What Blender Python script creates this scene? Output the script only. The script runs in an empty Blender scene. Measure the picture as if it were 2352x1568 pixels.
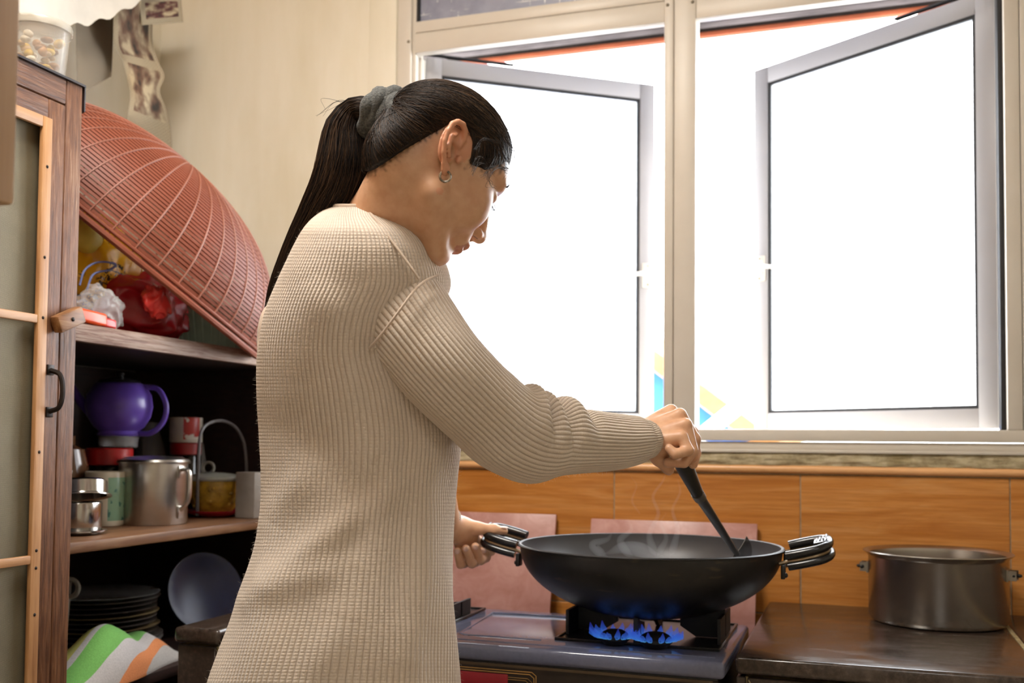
import bpy, bmesh, math, random
import numpy as np
from mathutils import Vector, Matrix

scene = bpy.context.scene
col = scene.collection
random.seed(7)
rng = np.random.default_rng(7)

# ------------------------------------------------------------------ camera
CAM_Z = 1.12
F_PX, YAW, PITCH, ROLL, SHIFT_PX = 2374.34, .3272, .0419, .0092, 137.74
_fw = np.array([-math.sin(YAW) * math.cos(PITCH), math.cos(YAW) * math.cos(PITCH), math.sin(PITCH)])
_r = np.array([math.cos(YAW), math.sin(YAW), 0.])
_u = np.cross(_r, _fw)
_R = math.cos(ROLL) * _r + math.sin(ROLL) * _u
_U = -math.sin(ROLL) * _r + math.cos(ROLL) * _u
_O = np.array([0., 0., CAM_Z])
cam_data = bpy.data.cameras.new('camera')
cam = bpy.data.objects.new('camera', cam_data)
col.objects.link(cam)
M = Matrix.Identity(4)
for i in range(3):
    M[i][0], M[i][1], M[i][2], M[i][3] = _R[i], _U[i], -_fw[i], _O[i]
cam.matrix_world = M
cam_data.sensor_width = 36.
cam_data.lens = 36. * F_PX / 2352.
cam_data.shift_y = SHIFT_PX / 2352.
cam_data.clip_start = .02
cam_data.dof.use_dof = True
cam_data.dof.focus_distance = 1.55
cam_data.dof.aperture_fstop = 4.5
scene.camera = cam

# ------------------------------------------------------------------ world and exposure
scene.view_settings.view_transform = 'Standard'
scene.view_settings.look = 'None'
scene.view_settings.gamma = 1.
scene.view_settings.use_curve_mapping = False
scene.view_settings.exposure = 0.65
world = bpy.data.worlds.new('overcast_sky')
scene.world = world
world.use_nodes = True
bg = world.node_tree.nodes['Background']
bg.inputs[0].default_value = (.98, .99, 1., 1.)
bg.inputs[1].default_value = 11.0

# room sizes (metres); the camera stands at x=0, y=0
WALL_Y = 2.54          # inner face of the window wall
WALL_L = -1.98         # inner face of the left wall
WALL_R = 1.75
WALL_B = -1.9
CEIL = 2.85

# ------------------------------------------------------------------ helpers
def ray(x, y):
    return _fw + _R * (x - 1176) / F_PX - _U * (y - 784 - SHIFT_PX) / F_PX
def at(x, y, d):
    return _O + ray(x, y) * d
def on_y(x, y, Y):
    q = ray(x, y); return _O + q * Y / q[1]
def on_x(x, y, X):
    q = ray(x, y); return _O + q * X / q[0]
def on_z(x, y, Z):
    q = ray(x, y); return _O + q * (Z - CAM_Z) / q[2]

def lin(h):
    """hex sRGB -> linear"""
    h = h.lstrip('#')
    out = []
    for i in (0, 2, 4):
        c = int(h[i:i + 2], 16) / 255.
        out.append(c / 12.92 if c <= .04045 else ((c + .055) / 1.055) ** 2.4)
    return tuple(out)

def tag(o, label=None, cat=None, group=None, kind=None):
    if label: o['label'] = label
    if cat: o['category'] = cat
    if group: o['group'] = group
    if kind: o['kind'] = kind
    return o

def world_loc(o):
    v = Vector((0, 0, 0))
    while o is not None:
        v = v + o.location
        o = o.parent
    return v

def empty(name, loc, label=None, cat=None, group=None, kind=None):
    o = bpy.data.objects.new(name, None)
    col.objects.link(o)
    o.location = loc
    o.empty_display_size = .03
    return tag(o, label, cat, group, kind)

def link_mesh(name, me, mat, parent=None, origin=None, smooth=False, uv=None):
    """me has world coordinates; they become local to the parent (or to the thing's own base)"""
    n = len(me.vertices)
    co = np.empty(n * 3, np.float32)
    me.vertices.foreach_get('co', co)
    co = co.reshape(-1, 3)
    if parent is not None:
        off = np.array(world_loc(parent))
    elif origin is not None:
        off = np.array(origin, float)
    else:
        off = np.array([(co[:, 0].min() + co[:, 0].max()) / 2, (co[:, 1].min() + co[:, 1].max()) / 2, co[:, 2].min()])
    me.vertices.foreach_set('co', (co - off).astype(np.float32).ravel())
    if mat is not None:
        me.materials.append(mat)
    if smooth:
        me.polygons.foreach_set('use_smooth', np.ones(len(me.polygons), bool))
    me.update()
    o = bpy.data.objects.new(name, me)
    col.objects.link(o)
    if parent is not None:
        o.parent = parent
    else:
        o.location = off
    return o

def np_mesh(name, verts, quads, uv=None):
    """fast mesh from numpy arrays (all quads or all tris)"""
    verts = np.asarray(verts, np.float32); quads = np.asarray(quads, np.int32)
    me = bpy.data.meshes.new(name)
    k = quads.shape[1]
    me.vertices.add(len(verts)); me.vertices.foreach_set('co', verts.ravel())
    me.loops.add(quads.size); me.loops.foreach_set('vertex_index', quads.ravel())
    me.polygons.add(len(quads))
    me.polygons.foreach_set('loop_start', np.arange(0, quads.size, k, dtype=np.int32))
    me.update(calc_edges=True)
    if uv is not None:
        l = me.uv_layers.new(name='UVMap')
        l.data.foreach_set('uv', np.asarray(uv, np.float32)[quads.ravel()].ravel())
    return me

class MB:
    """collects simple solids; build() links them as one mesh object"""
    def __init__(s):
        s.v = []; s.f = []
    def add(s, vs, fs):
        b = len(s.v)
        s.v.extend([tuple(map(float, p)) for p in vs]); s.f.extend([tuple(b + i for i in q) for q in fs])
        return s
    def box(s, x0, x1, y0, y1, z0, z1, M=None):
        p = [(x0, y0, z0), (x1, y0, z0), (x1, y1, z0), (x0, y1, z0), (x0, y0, z1), (x1, y0, z1), (x1, y1, z1), (x0, y1, z1)]
        if M is not None: p = [M @ Vector(q) for q in p]
        return s.add(p, [(3, 2, 1, 0), (4, 5, 6, 7), (0, 1, 5, 4), (1, 2, 6, 5), (2, 3, 7, 6), (3, 0, 4, 7)])
    def obox(s, c, ax, ay, az):
        """box by centre and three half-extent vectors"""
        c, ax, ay, az = (np.array(q, float) for q in (c, ax, ay, az))
        p = [c + i * ax + j * ay + k * az for k in (-1, 1) for (i, j) in ((-1, -1), (1, -1), (1, 1), (-1, 1))]
        fs = [(3, 2, 1, 0), (4, 5, 6, 7), (0, 1, 5, 4), (1, 2, 6, 5), (2, 3, 7, 6), (3, 0, 4, 7)]
        if np.dot(np.cross(ax, ay), az) < 0: fs = [q[::-1] for q in fs]
        return s.add(p, fs)
    def prism(s, pts, h):
        """pts: loop of 3d points, h: extrusion vector"""
        n = len(pts); h = np.array(h, float)
        p = [np.array(q, float) for q in pts]
        return s.add(p + [q + h for q in p], [tuple(range(n))[::-1], tuple(range(n, 2 * n))] + [(i, (i + 1) % n, n + (i + 1) % n, n + i) for i in range(n)])
    def tube(s, path, rad, n=10, cap=True, up=None, flat=1., closed=False):
        path = [np.array(p, float) for p in path]; m = len(path)
        if not hasattr(rad, '__len__'): rad = [rad] * m
        nrm = None; vs = []
        for i in range(m):
            if closed: t = path[(i + 1) % m] - path[i - 1]
            else: t = path[min(i + 1, m - 1)] - path[max(i - 1, 0)]
            t = t / (np.linalg.norm(t) + 1e-12)
            if nrm is None:
                a = np.array(up, float) if up is not None else (np.array([0, 0, 1.]) if abs(t[2]) < .9 else np.array([1., 0, 0]))
            else: a = nrm
            nrm = a - t * np.dot(a, t); nrm /= np.linalg.norm(nrm) + 1e-12
            b = np.cross(t, nrm)
            for k in range(n):
                an = 2 * math.pi * k / n
                vs.append(path[i] + rad[i] * (math.cos(an) * nrm * flat + math.sin(an) * b))
        fs = []
        for i in range(m if closed else m - 1):
            j = (i + 1) % m
            for k in range(n):
                fs.append((i * n + k, i * n + (k + 1) % n, j * n + (k + 1) % n, j * n + k))
        if cap and not closed:
            fs.append(tuple(range(n))[::-1]); fs.append(tuple((m - 1) * n + k for k in range(n)))
        return s.add(vs, fs)
    def lathe(s, prof, n=32, c=(0, 0, 0), axis=None, closed=False, a0=0., a1=2 * math.pi):
        """prof: (r, h) pairs; axis: 3x3 columns x,y,axis"""
        A = np.eye(3) if axis is None else np.array(axis, float)
        c = np.array(c, float); full = abs(a1 - a0 - 2 * math.pi) < 1e-6
        m = len(prof); vs = []
        na = n if full else n + 1
        for (r, h) in prof:
            for k in range(na):
                an = a0 + (a1 - a0) * k / n
                vs.append(c + A @ np.array([r * math.cos(an), r * math.sin(an), h]))
        fs = []
        for i in range(m if closed else m - 1):
            j = (i + 1) % m
            for k in range(n):
                k2 = (k + 1) % na
                fs.append((i * na + k, i * na + k2, j * na + k2, j * na + k))
        return s.add(vs, fs)
    def disc(s, c, r, n=24, axis=None):
        A = np.eye(3) if axis is None else np.array(axis, float)
        return s.add([np.array(c) + A @ np.array([r * math.cos(2 * math.pi * k / n), r * math.sin(2 * math.pi * k / n), 0]) for k in range(n)], [tuple(range(n))])
    def ball(s, c, r, n=12, m=8):
        r = np.array(r if hasattr(r, '__len__') else (r, r, r), float); c = np.array(c, float)
        vs = [c + r * np.array([0, 0, -1.])]
        for i in range(1, m):
            ph = -math.pi / 2 + math.pi * i / m
            for k in range(n):
                an = 2 * math.pi * k / n
                vs.append(c + r * np.array([math.cos(ph) * math.cos(an), math.cos(ph) * math.sin(an), math.sin(ph)]))
        vs.append(c + r * np.array([0, 0, 1.]))
        fs = [(0, 1 + (k + 1) % n, 1 + k) for k in range(n)]
        for i in range(m - 2):
            for k in range(n):
                fs.append((1 + i * n + k, 1 + i * n + (k + 1) % n, 1 + (i + 1) * n + (k + 1) % n, 1 + (i + 1) * n + k))
        e = len(vs) - 1
        fs += [(e, 1 + (m - 2) * n + k, 1 + (m - 2) * n + (k + 1) % n) for k in range(n)]
        return s.add(vs, fs)
    def build(s, name, mat, parent=None, origin=None, bevel=0., seg=2, smooth=False, recalc=True):
        me = bpy.data.meshes.new(name)
        me.from_pydata(s.v, [], s.f)
        if bevel > 0 or recalc:
            bm = bmesh.new(); bm.from_mesh(me)
            if bevel > 0:
                ed = [e for e in bm.edges if e.is_manifold and e.calc_face_angle(0) > .5]
                bmesh.ops.bevel(bm, geom=ed, offset=bevel, segments=seg, affect='EDGES', profile=.5, clamp_overlap=True)
            bmesh.ops.recalc_face_normals(bm, faces=bm.faces)
            bm.to_mesh(me); bm.free()
        o = link_mesh(name, me, mat, parent, origin)
        if smooth or bevel > 0: auto_smooth(o.data)
        return o

def auto_smooth(me, ang=.7):
    me.polygons.foreach_set('use_smooth', np.ones(len(me.polygons), bool))
    bm = bmesh.new(); bm.from_mesh(me)
    for e in bm.edges:
        if e.is_manifold and e.calc_face_angle(0) > ang: e.smooth = False
    bm.to_mesh(me); bm.free()

def copy_tree(o, loc=None, parent=None):
    c = o.copy(); col.objects.link(c); c.parent = parent
    if loc is not None: c.location = loc
    for ch in list(o.children):
        copy_tree(ch, None, c)
    return c

def catmull(pts, n):
    """smooth curve through points (any dimension), n samples"""
    P = np.array(pts, float); m = len(P)
    t = np.concatenate([[0], np.cumsum(np.linalg.norm(np.diff(P[:, :3], axis=0), axis=1) ** .5)])
    T = np.zeros_like(P)
    for i in range(m):
        a, b = max(i - 1, 0), min(i + 1, m - 1)
        T[i] = (P[b] - P[a]) / (t[b] - t[a] + 1e-9)
    x = np.linspace(0, t[-1], n); i = np.clip(np.searchsorted(t, x, side='right') - 1, 0, m - 2)
    h = (t[i + 1] - t[i])[:, None]; s = ((x - t[i])[:, None]) / h
    return (2 * s**3 - 3 * s**2 + 1) * P[i] + (s**3 - 2 * s**2 + s) * h * T[i] + (-2 * s**3 + 3 * s**2) * P[i + 1] + (s**3 - s**2) * h * T[i + 1]

# ------------------------------------------------------------------ materials
class NT:
    def __init__(s, name):
        s.m = bpy.data.materials.new(name); s.m.use_nodes = True
        s.t = s.m.node_tree; s.p = s.t.nodes['Principled BSDF']; s.out = s.t.nodes['Material Output']
    def n(s, typ, **kw):
        nd = s.t.nodes.new(typ)
        for k, v in kw.items():
            if isinstance(k, str) and hasattr(nd, k): setattr(nd, k, v)
        return nd
    def l(s, a, b): s.t.links.new(a, b)
    def coord(s, scale=(1, 1, 1), kind='Object', rot=(0, 0, 0)):
        tc = s.n('ShaderNodeTexCoord'); mp = s.n('ShaderNodeMapping')
        mp.inputs['Scale'].default_value = scale; mp.inputs['Rotation'].default_value = rot
        s.l(tc.outputs[kind], mp.inputs['Vector'])
        return mp.outputs[0]
    def noise(s, vec, scale, detail=4, rough=.55, dist=0.):
        t = s.n('ShaderNodeTexNoise')
        t.inputs['Scale'].default_value = scale; t.inputs['Detail'].default_value = detail
        t.inputs['Roughness'].default_value = rough; t.inputs['Distortion'].default_value = dist
        if vec is not None: s.l(vec, t.inputs['Vector'])
        return t.outputs[0]
    def ramp(s, fac, stops, interp='LINEAR'):
        r = s.n('ShaderNodeValToRGB'); r.color_ramp.interpolation = interp
        el = r.color_ramp.elements
        while len(el) < len(stops): el.new(.5)
        for e, (p, c) in zip(el, stops):
            e.position = p; e.color = (*c, 1) if len(c) == 3 else c
        s.l(fac, r.inputs[0]); return r.outputs[0]
    def math(s, op, a, b=None):
        m = s.n('ShaderNodeMath'); m.operation = op
        for i, x in enumerate((a, b)):
            if x is None: continue
            if isinstance(x, (int, float)): m.inputs[i].default_value = x
            else: s.l(x, m.inputs[i])
        return m.outputs[0]
    def mix(s, fac, a, b, mode='MIX'):
        m = s.n('ShaderNodeMix'); m.data_type = 'RGBA'; m.blend_type = mode
        for inp, x in ((m.inputs[0], fac), (m.inputs[6], a), (m.inputs[7], b)):
            if isinstance(x, (int, float)): inp.default_value = x
            elif isinstance(x, tuple): inp.default_value = (*x, 1)
            else: s.l(x, inp)
        return m.outputs[2]
    def bump(s, h, strength=.3, dist=.01):
        b = s.n('ShaderNodeBump'); b.inputs['Strength'].default_value = strength; b.inputs['Distance'].default_value = dist
        s.l(h, b.inputs['Height']); s.l(b.outputs[0], s.p.inputs['Normal']); return b
    def set(s, color=None, rough=None, metal=None, spec=None, **kw):
        P = s.p.inputs
        if color is not None:
            if isinstance(color, tuple): P['Base Color'].default_value = (*color, 1)
            else: s.l(color, P['Base Color'])
        if rough is not None:
            if isinstance(rough, (int, float)): P['Roughness'].default_value = rough
            else: s.l(rough, P['Roughness'])
        if metal is not None: P['Metallic'].default_value = metal
        if spec is not None: P['Specular IOR Level'].default_value = spec
        for k, v in kw.items(): P[k.replace('_', ' ')].default_value = v
        return s.m

def plain(name, hexc, rough=.5, metal=0., var=.12, scale=20., bump=0., bscale=None, stretch=(1, 1, 1), spec=None, **kw):
    """one colour with soft procedural mottling"""
    t = NT(name); c = lin(hexc)
    v = t.coord(stretch)
    f = t.noise(v, scale)
    d = tuple(x * (1 - var * 1.6) for x in c); e = tuple(min(1, x * (1 + var)) for x in c)
    t.set(t.ramp(f, [(.3, d), (.7, e)]), rough, metal, spec, **kw)
    if bump: t.bump(t.noise(v, bscale or scale * 3, 6), bump)
    return t.m

def wood(name, hexs, along='Z', scale=6., rough=.5, bump=.25, streak=14., detail=6):
    """streaky wood with the grain along one axis; hexs dark -> light"""
    t = NT(name)
    sc = {'X': (.06, 1, 1), 'Y': (1, .06, 1), 'Z': (1, 1, .06)}[along]
    v = t.coord(tuple(a * streak for a in sc))
    f = t.noise(v, scale, detail, .65, .6)
    big = t.noise(t.coord((3, 3, 3)), 1.5, 3)
    k = t.math('ADD', t.math('MULTIPLY', f, .75), t.math('MULTIPLY', big, .25))
    n = len(hexs)
    t.set(t.ramp(k, [(.3 + .42 * i / (n - 1), lin(h)) for i, h in enumerate(hexs)]), rough)
    t.bump(f, bump, .004)
    return t.m
# ------------------------------------------------------------------ the room shell
def wall_paint():
    t = NT('cream_wall_paint')
    v = t.coord((5, 5, .7)); w = t.coord((2.5, 2.5, 1.2))
    streak = t.noise(v, 3.2, 5, .6, .3); patch = t.noise(w, 1.6, 4)
    c = t.ramp(streak, [(.25, lin('e6dfcb')), (.6, lin('ece6d6')), (.85, lin('efeadc'))])
    c = t.mix(t.ramp(patch, [(.5, (0, 0, 0)), (.75, (.35, .35, .35))]), c, lin('cdc2a2'))
    t.set(c, .62)
    t.bump(t.math('ADD', streak, t.math('MULTIPLY', t.noise(t.coord((1, 1, 1)), 40, 6), .5)), .22, .005)
    return t.m
M_wall = wall_paint()
M_ceil = plain('ceiling_paint', 'e6e0d2', .8, var=.05)
M_floor = plain('floor_tile_paint', 'b9a993', .45, var=.12, scale=5)
M_grout = plain('grey_grout', 'a8977c', .9, var=.2, scale=60)
M_alu = NT('cream_aluminium'); _c = M_alu.ramp(M_alu.noise(M_alu.coord((3, 3, 3)), 3), [(.3, lin('d3cbbf')), (.7, lin('d8d1c6'))])
M_alu = M_alu.set(_c, .38, 0., .5)
M_alu_dark = plain('shadowed_groove_sealant', '2a2622', .7)
M_gasket = plain('black_rubber_gasket', '1c1b1d', .6)
M_steel_screw = plain('screw_steel', '8c8474', .35, .9)

# floor and ceiling
tag(MB().box(WALL_L - .15, WALL_R + .15, WALL_B - .15, WALL_Y + .16, -.1, 0).build('floor', M_floor), kind='structure')
tag(MB().box(WALL_L - .15, WALL_R + .15, WALL_B - .15, WALL_Y + .16, CEIL, CEIL + .1).build('ceiling', M_ceil), kind='structure')
tag(MB().box(WALL_L - .15, WALL_L, WALL_B, WALL_Y, 0, CEIL).build('wall_left', M_wall), kind='structure')
tag(MB().box(WALL_R, WALL_R + .15, WALL_B, WALL_Y, 0, CEIL).build('wall_right', M_wall), kind='structure')
tag(MB().box(WALL_L - .15, WALL_R + .15, WALL_B - .15, WALL_B, 0, CEIL).build('wall_back', M_wall), kind='structure')

WX0, WX1, WZ0, WZ1 = -1.203, .430, 1.108, 2.66       # window opening
w = MB()
w.box(WALL_L - .15, WX0, WALL_Y, WALL_Y + .15, 1.06, CEIL)
w.box(WX1, WALL_R + .15, WALL_Y, WALL_Y + .15, 1.06, CEIL)
w.box(WX0, WX1, WALL_Y, WALL_Y + .15, WZ1, CEIL)
w.box(WX0, WX1, WALL_Y + .004, WALL_Y + .15, 1.06, WZ0)
wall_w = tag(w.build('wall_window', M_wall), kind='structure')
MB().box(WALL_L - .15, WALL_R + .15, WALL_Y + .0025, WALL_Y + .15, 0, 1.06).build('grout_backing', M_grout, wall_w)

# wood-look wall tiles, every one its own piece
def tile_mat():
    t = NT('orange_wood_look_glaze')
    oi = t.n('ShaderNodeObjectInfo')
    tc = t.n('ShaderNodeTexCoord'); add = t.n('ShaderNodeVectorMath'); add.operation = 'ADD'
    sc = t.n('ShaderNodeVectorMath'); sc.operation = 'SCALE'; sc.inputs[3].default_value = 37.
    cb = t.n('ShaderNodeCombineXYZ'); t.l(oi.outputs['Random'], cb.inputs[0]); t.l(oi.outputs['Random'], cb.inputs[2])
    t.l(cb.outputs[0], sc.inputs[0]); t.l(tc.outputs['Object'], add.inputs[0]); t.l(sc.outputs[0], add.inputs[1])
    mp = t.n('ShaderNodeMapping'); mp.inputs['Scale'].default_value = (1.6, 8, 16); t.l(add.outputs[0], mp.inputs[0])
    mq = t.n('ShaderNodeMapping'); mq.inputs['Scale'].default_value = (9, 60, 210); t.l(add.outputs[0], mq.inputs[0])
    big = t.noise(mp.outputs[0], 1.7, 5, .6, 1.1); fine = t.noise(mq.outputs[0], 1., 3, .6)
    c = t.ramp(big, [(.25, lin('a8641f')), (.42, lin('c07c36')), (.55, lin('cc8a44')), (.75, lin('d69c5c'))])
    c = t.mix(t.ramp(fine, [(.35, (.45, .45, .45)), (.6, (0, 0, 0))]), c, lin('9f5f26'))
    t.set(c, .36, spec=.4)
    t.bump(fine, .05, .002)
    return t.m
M_tile = tile_mat()
tmesh = None
rows = [(.727, 1.055), (.396, .7235)]
for r, (z0, z1) in enumerate(rows):
    for k in range(8):
        x0 = -1.94 + .45 * k
        if x0 + .447 > WALL_R: continue
        if tmesh is None:
            o = MB().box(x0 + .0015, x0 + .4485, WALL_Y, WALL_Y + .01, z0, z1).build('tile', M_tile, wall_w, bevel=.0012, seg=1)
            tmesh = o; t_origin = (x0, z0)
        else:
            o = tmesh.copy(); col.objects.link(o)
            o.location = (tmesh.location.x + x0 - t_origin[0], 0, 0)
            o.location.z = z0 - t_origin[1]
            o.parent = wall_w
# place the first copies relative to the shared mesh's own location
trim = MB()
prof = [(0, 1.0575), (-.006, 1.0585), (-.0105, 1.0625), (-.012, 1.068), (-.0105, 1.0735), (-.006, 1.0772), (0, 1.078)]
trim.prism([(WALL_L, WALL_Y + a, z) for a, z in prof], (WALL_R - WALL_L, 0, 0))
tag(trim.build('trim_1', plain('pencil_trim_glaze', 'e8b078', .3, var=.06, scale=6, stretch=(1, 5, 5)), smooth=True), kind='structure')

# rough plaster band below the window
nx, nz = 420, 22
xs = np.linspace(WALL_L, WALL_R, nx); ts = np.linspace(0, 1, nz)
def vnoise(x, y, seed=0):
    """cheap smooth value noise on arrays"""
    r2 = np.random.default_rng(seed); g = r2.random((64, 64))
    xi = np.floor(x).astype(int); yi = np.floor(y).astype(int); fx = x - xi; fy = y - yi
    fx = fx * fx * (3 - 2 * fx); fy = fy * fy * (3 - 2 * fy)
    G = lambda a, b: g[a % 64, b % 64]
    return (G(xi, yi) * (1 - fx) + G(xi + 1, yi) * fx) * (1 - fy) + (G(xi, yi + 1) * (1 - fx) + G(xi + 1, yi + 1) * fx) * fy
X, T = np.meshgrid(xs, ts, indexing='ij')
Z = 1.0775 + T * .0325
Yp = WALL_Y - .004 - .010 * (vnoise(X * 28, T * 3, 1) * .5 + vnoise(X * 75, T * 6, 2) * .35 + vnoise(X * 160, T * 11, 3) * .2) * np.sin(np.pi * np.clip(T * .85 + .15, 0, 1)) ** .5
Z = Z + (T > .9) * .002 * vnoise(X * 20, T * 2, 5)
V = np.stack([X, Yp, Z], -1).reshape(-1, 3)
back = V.copy(); back[:, 1] = WALL_Y + .02
idx = np.arange(nx * nz).reshape(nx, nz)
q = np.stack([idx[:-1, :-1], idx[1:, :-1], idx[1:, 1:], idx[:-1, 1:]], -1).reshape(-1, 4)
top = idx[:, -1]; N = nx * nz
q2 = np.stack([top[:-1], top[1:], top[1:] + N, top[:-1] + N], -1)
def plaster_mat():
    t = NT('rough_cement_plaster'); v = t.coord((1, 1, 1))
    n1 = t.noise(v, 26, 6, .65); n2 = t.noise(v, 8, 4)
    c = t.ramp(n1, [(.3, lin('8a7b5c')), (.5, lin('b3a584')), (.75, lin('cfc4a6'))])
    c = t.mix(t.ramp(n2, [(.62, (0, 0, 0)), (.7, (.6, .6, .6))]), c, lin('8f7f55'))
    t.set(c, .9); t.bump(n1, .5, .006); return t.m
M_plaster = plaster_mat()
tag(link_mesh('trim_2', np_mesh('trim_2', np.concatenate([V, back]), np.concatenate([q, q2])), M_plaster, smooth=True), kind='structure')
# painted strip beside the window frame
tag(MB().box(-1.287, -1.2035, WALL_Y - .008, WALL_Y + .02, 1.08, CEIL).build('trim_3', M_wall, bevel=.003), kind='structure')

# ------------------------------------------------------------------ ceiling lamps: one overhead, one unseen fill lamp added behind the camera
def ceiling_lamp(x, y, power, size, color, label='flat square ceiling lamp above the shelf side'):
    e = empty('ceiling_light', (x, y, CEIL - .09), label, 'lamp')
    MB().box(x - size / 2 - .02, x + size / 2 + .02, y - size / 2 - .02, y + size / 2 + .02, CEIL - .05, CEIL - .001).build('lamp_housing', M_alu, e, bevel=.004)
    ld = bpy.data.lights.new('ceiling_lamp_light', 'AREA'); ld.shape = 'SQUARE'; ld.size = size
    ld.energy = power; ld.color = color
    lo = bpy.data.objects.new('lamp_light', ld); col.objects.link(lo); lo.parent = e; lo.location = (0, 0, .03)
    return e
ceiling_lamp(-.85, .95, 29, .6, (1., .965, .90))
ceiling_lamp(.5, -.9, 8, .6, (1., .965, .92), 'flat square fill lamp added behind the camera')  # unseen lamp, put in as fill for the side facing the camera
# ------------------------------------------------------------------ window frame
win = empty('window_1', (-.4, WALL_Y, WZ0), kind='structure')
YF, YB = WALL_Y - .002, WALL_Y + .062
def member(name, *b, bevel=.0025, mat=None):
    return MB().box(*b).build(name, mat or M_alu, win, bevel=bevel)
member('window_jamb', -1.2025, -1.162, YF, YB, 1.108, WZ1)
member('window_jamb', -1.162, -1.1525, YF + .012, YB, 1.163, WZ1, bevel=.001)
member('window_mullion', -.467, -.4435, YF, YB, 1.163, WZ1)
member('window_mullion', -.442, -.388, YF, YB, 1.163, WZ1)
member('window_mullion', .3065, .338, YF, YB, 1.163, WZ1)
member('window_mullion', .3395, .4295, YF, YB, 1.163, WZ1)
member('window_rail', -1.162, .4295, YF, YB, 1.1345, 1.163)
member('window_rail', -1.162, .4295, YF + .008, YB, 1.109, 1.1335)
member('window_rail', -1.162, .4295, YF - .012, YF - .0005, 1.107, 1.1145, bevel=.002)
for (x0, x1) in ((-1.1525, -.467), (-.388, .3065)):
    member('window_transom', x0, x1, YF + .003, YF + .032, 2.184, 2.2385)
    member('window_transom', x0, x1, YF + .005, YB, 2.2405, 2.272)
    member('window_head', x0, x1, YF + .003, YB, 2.61, WZ1)
    MB().box(x0, x1, YF + .010, YB - .01, 2.2380, 2.2410).build('transom_joint', M_gasket, win)
    # narrow upright gaskets of the fixed upper light
    MB().box(x0, x0 + .006, YF + .014, YB - .004, 2.272, 2.61).box(x1 - .006, x1, YF + .014, YB - .004, 2.272, 2.61).build('gasket', M_gasket, win)
for (x, z) in ((-1.169, 2.217), (-.4585, 2.226), (-.396, 2.226), (-1.169, 1.19), (.318, 2.226)):
    MB().ball((x, YF - .001, z), (.0042, .0028, .0042), 10, 6).build('screw', M_steel_screw, win, smooth=True)
member('window_gasket', .2955, .3065, YF + .02, YB, 1.163, 2.184, mat=M_gasket)
member('window_gasket', -1.1525, -1.146, YF + .035, YB, 1.163, 2.184)

def figured_glass(name, tint, trans, pattern):
    """cast glass with a moulded figure: light passes mostly scattered"""
    t = NT(name)
    v = t.coord((1, 1, 1))
    vo = t.n('ShaderNodeTexVoronoi'); vo.feature = 'DISTANCE_TO_EDGE'; vo.inputs['Scale'].default_value = pattern
    vo.inputs['Randomness'].default_value = .75
    t.l(v, vo.inputs['Vector'])
    edge = t.ramp(vo.outputs['Distance'], [(.0, (.72, .72, .74)), (.05, (1, 1, 1))])
    tr = t.n('ShaderNodeBsdfTransparent'); tl = t.n('ShaderNodeBsdfTranslucent'); gl = t.n('ShaderNodeBsdfGlossy')
    gl.inputs['Roughness'].default_value = .25
    t.l(t.mix(1., edge, tint, 'MULTIPLY'), tr.inputs[0]); t.l(t.mix(1., edge, tint, 'MULTIPLY'), tl.inputs[0])
    m1 = t.n('ShaderNodeMixShader'); m1.inputs[0].default_value = trans
    t.l(tl.outputs[0], m1.inputs[1]); t.l(tr.outputs[0], m1.inputs[2])
    m2 = t.n('ShaderNodeMixShader'); m2.inputs[0].default_value = .05
    t.l(m1.outputs[0], m2.inputs[1]); t.l(gl.outputs[0], m2.inputs[2])
    bp = t.n('ShaderNodeBump'); bp.inputs['Strength'].default_value = .6; bp.inputs['Distance'].default_value = .004
    t.l(vo.outputs['Distance'], bp.inputs['Height']); t.l(bp.outputs[0], gl.inputs['Normal'])
    t.l(m2.outputs[0], t.out.inputs['Surface'])
    return t.m
M_glass = figured_glass('figured_window_glass', (.96, .98, 1.), .55, 34)

def dark_pane():
    t = NT('grey_figured_fixed_glass')
    br = t.n('ShaderNodeTexBrick'); br.inputs['Scale'].default_value = 1.
    br.inputs['Brick Width'].default_value = .041; br.inputs['Row Height'].default_value = .085
    br.inputs['Mortar Size'].default_value = .0016; br.inputs['Mortar Smooth'].default_value = .2
    br.inputs['Color1'].default_value = (*lin('8d92a6'), 1); br.inputs['Color2'].default_value = (*lin('9498ab'), 1)
    br.inputs['Mortar'].default_value = (*lin('f0f0ee'), 1)
    v = t.coord((1, 1, 1), rot=(math.pi / 2, 0, 0)); t.l(v, br.inputs['Vector'])
    n = t.noise(t.coord((1, 1, 1)), 30, 4)
    f = t.ramp(t.noise(t.coord((1, 1, 5)), 6), [(.5, (0, 0, 0)), (.58, (1, 1, 1))])
    c = t.mix(f, t.ramp(n, [(.3, lin('868ba0')), (.7, lin('9a9eb2'))]), br.outputs['Color'])
    t.set(c, .35); t.bump(n, .2, .003); return t.m
M_pane_dark = dark_pane()
for (x0, x1) in ((-1.1525, -.467), (-.388, .3065)):
    MB().box(x0, x1, YF + .028, YF + .033, 2.272, 2.61).build('glass_pane', M_pane_dark, win)

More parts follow.
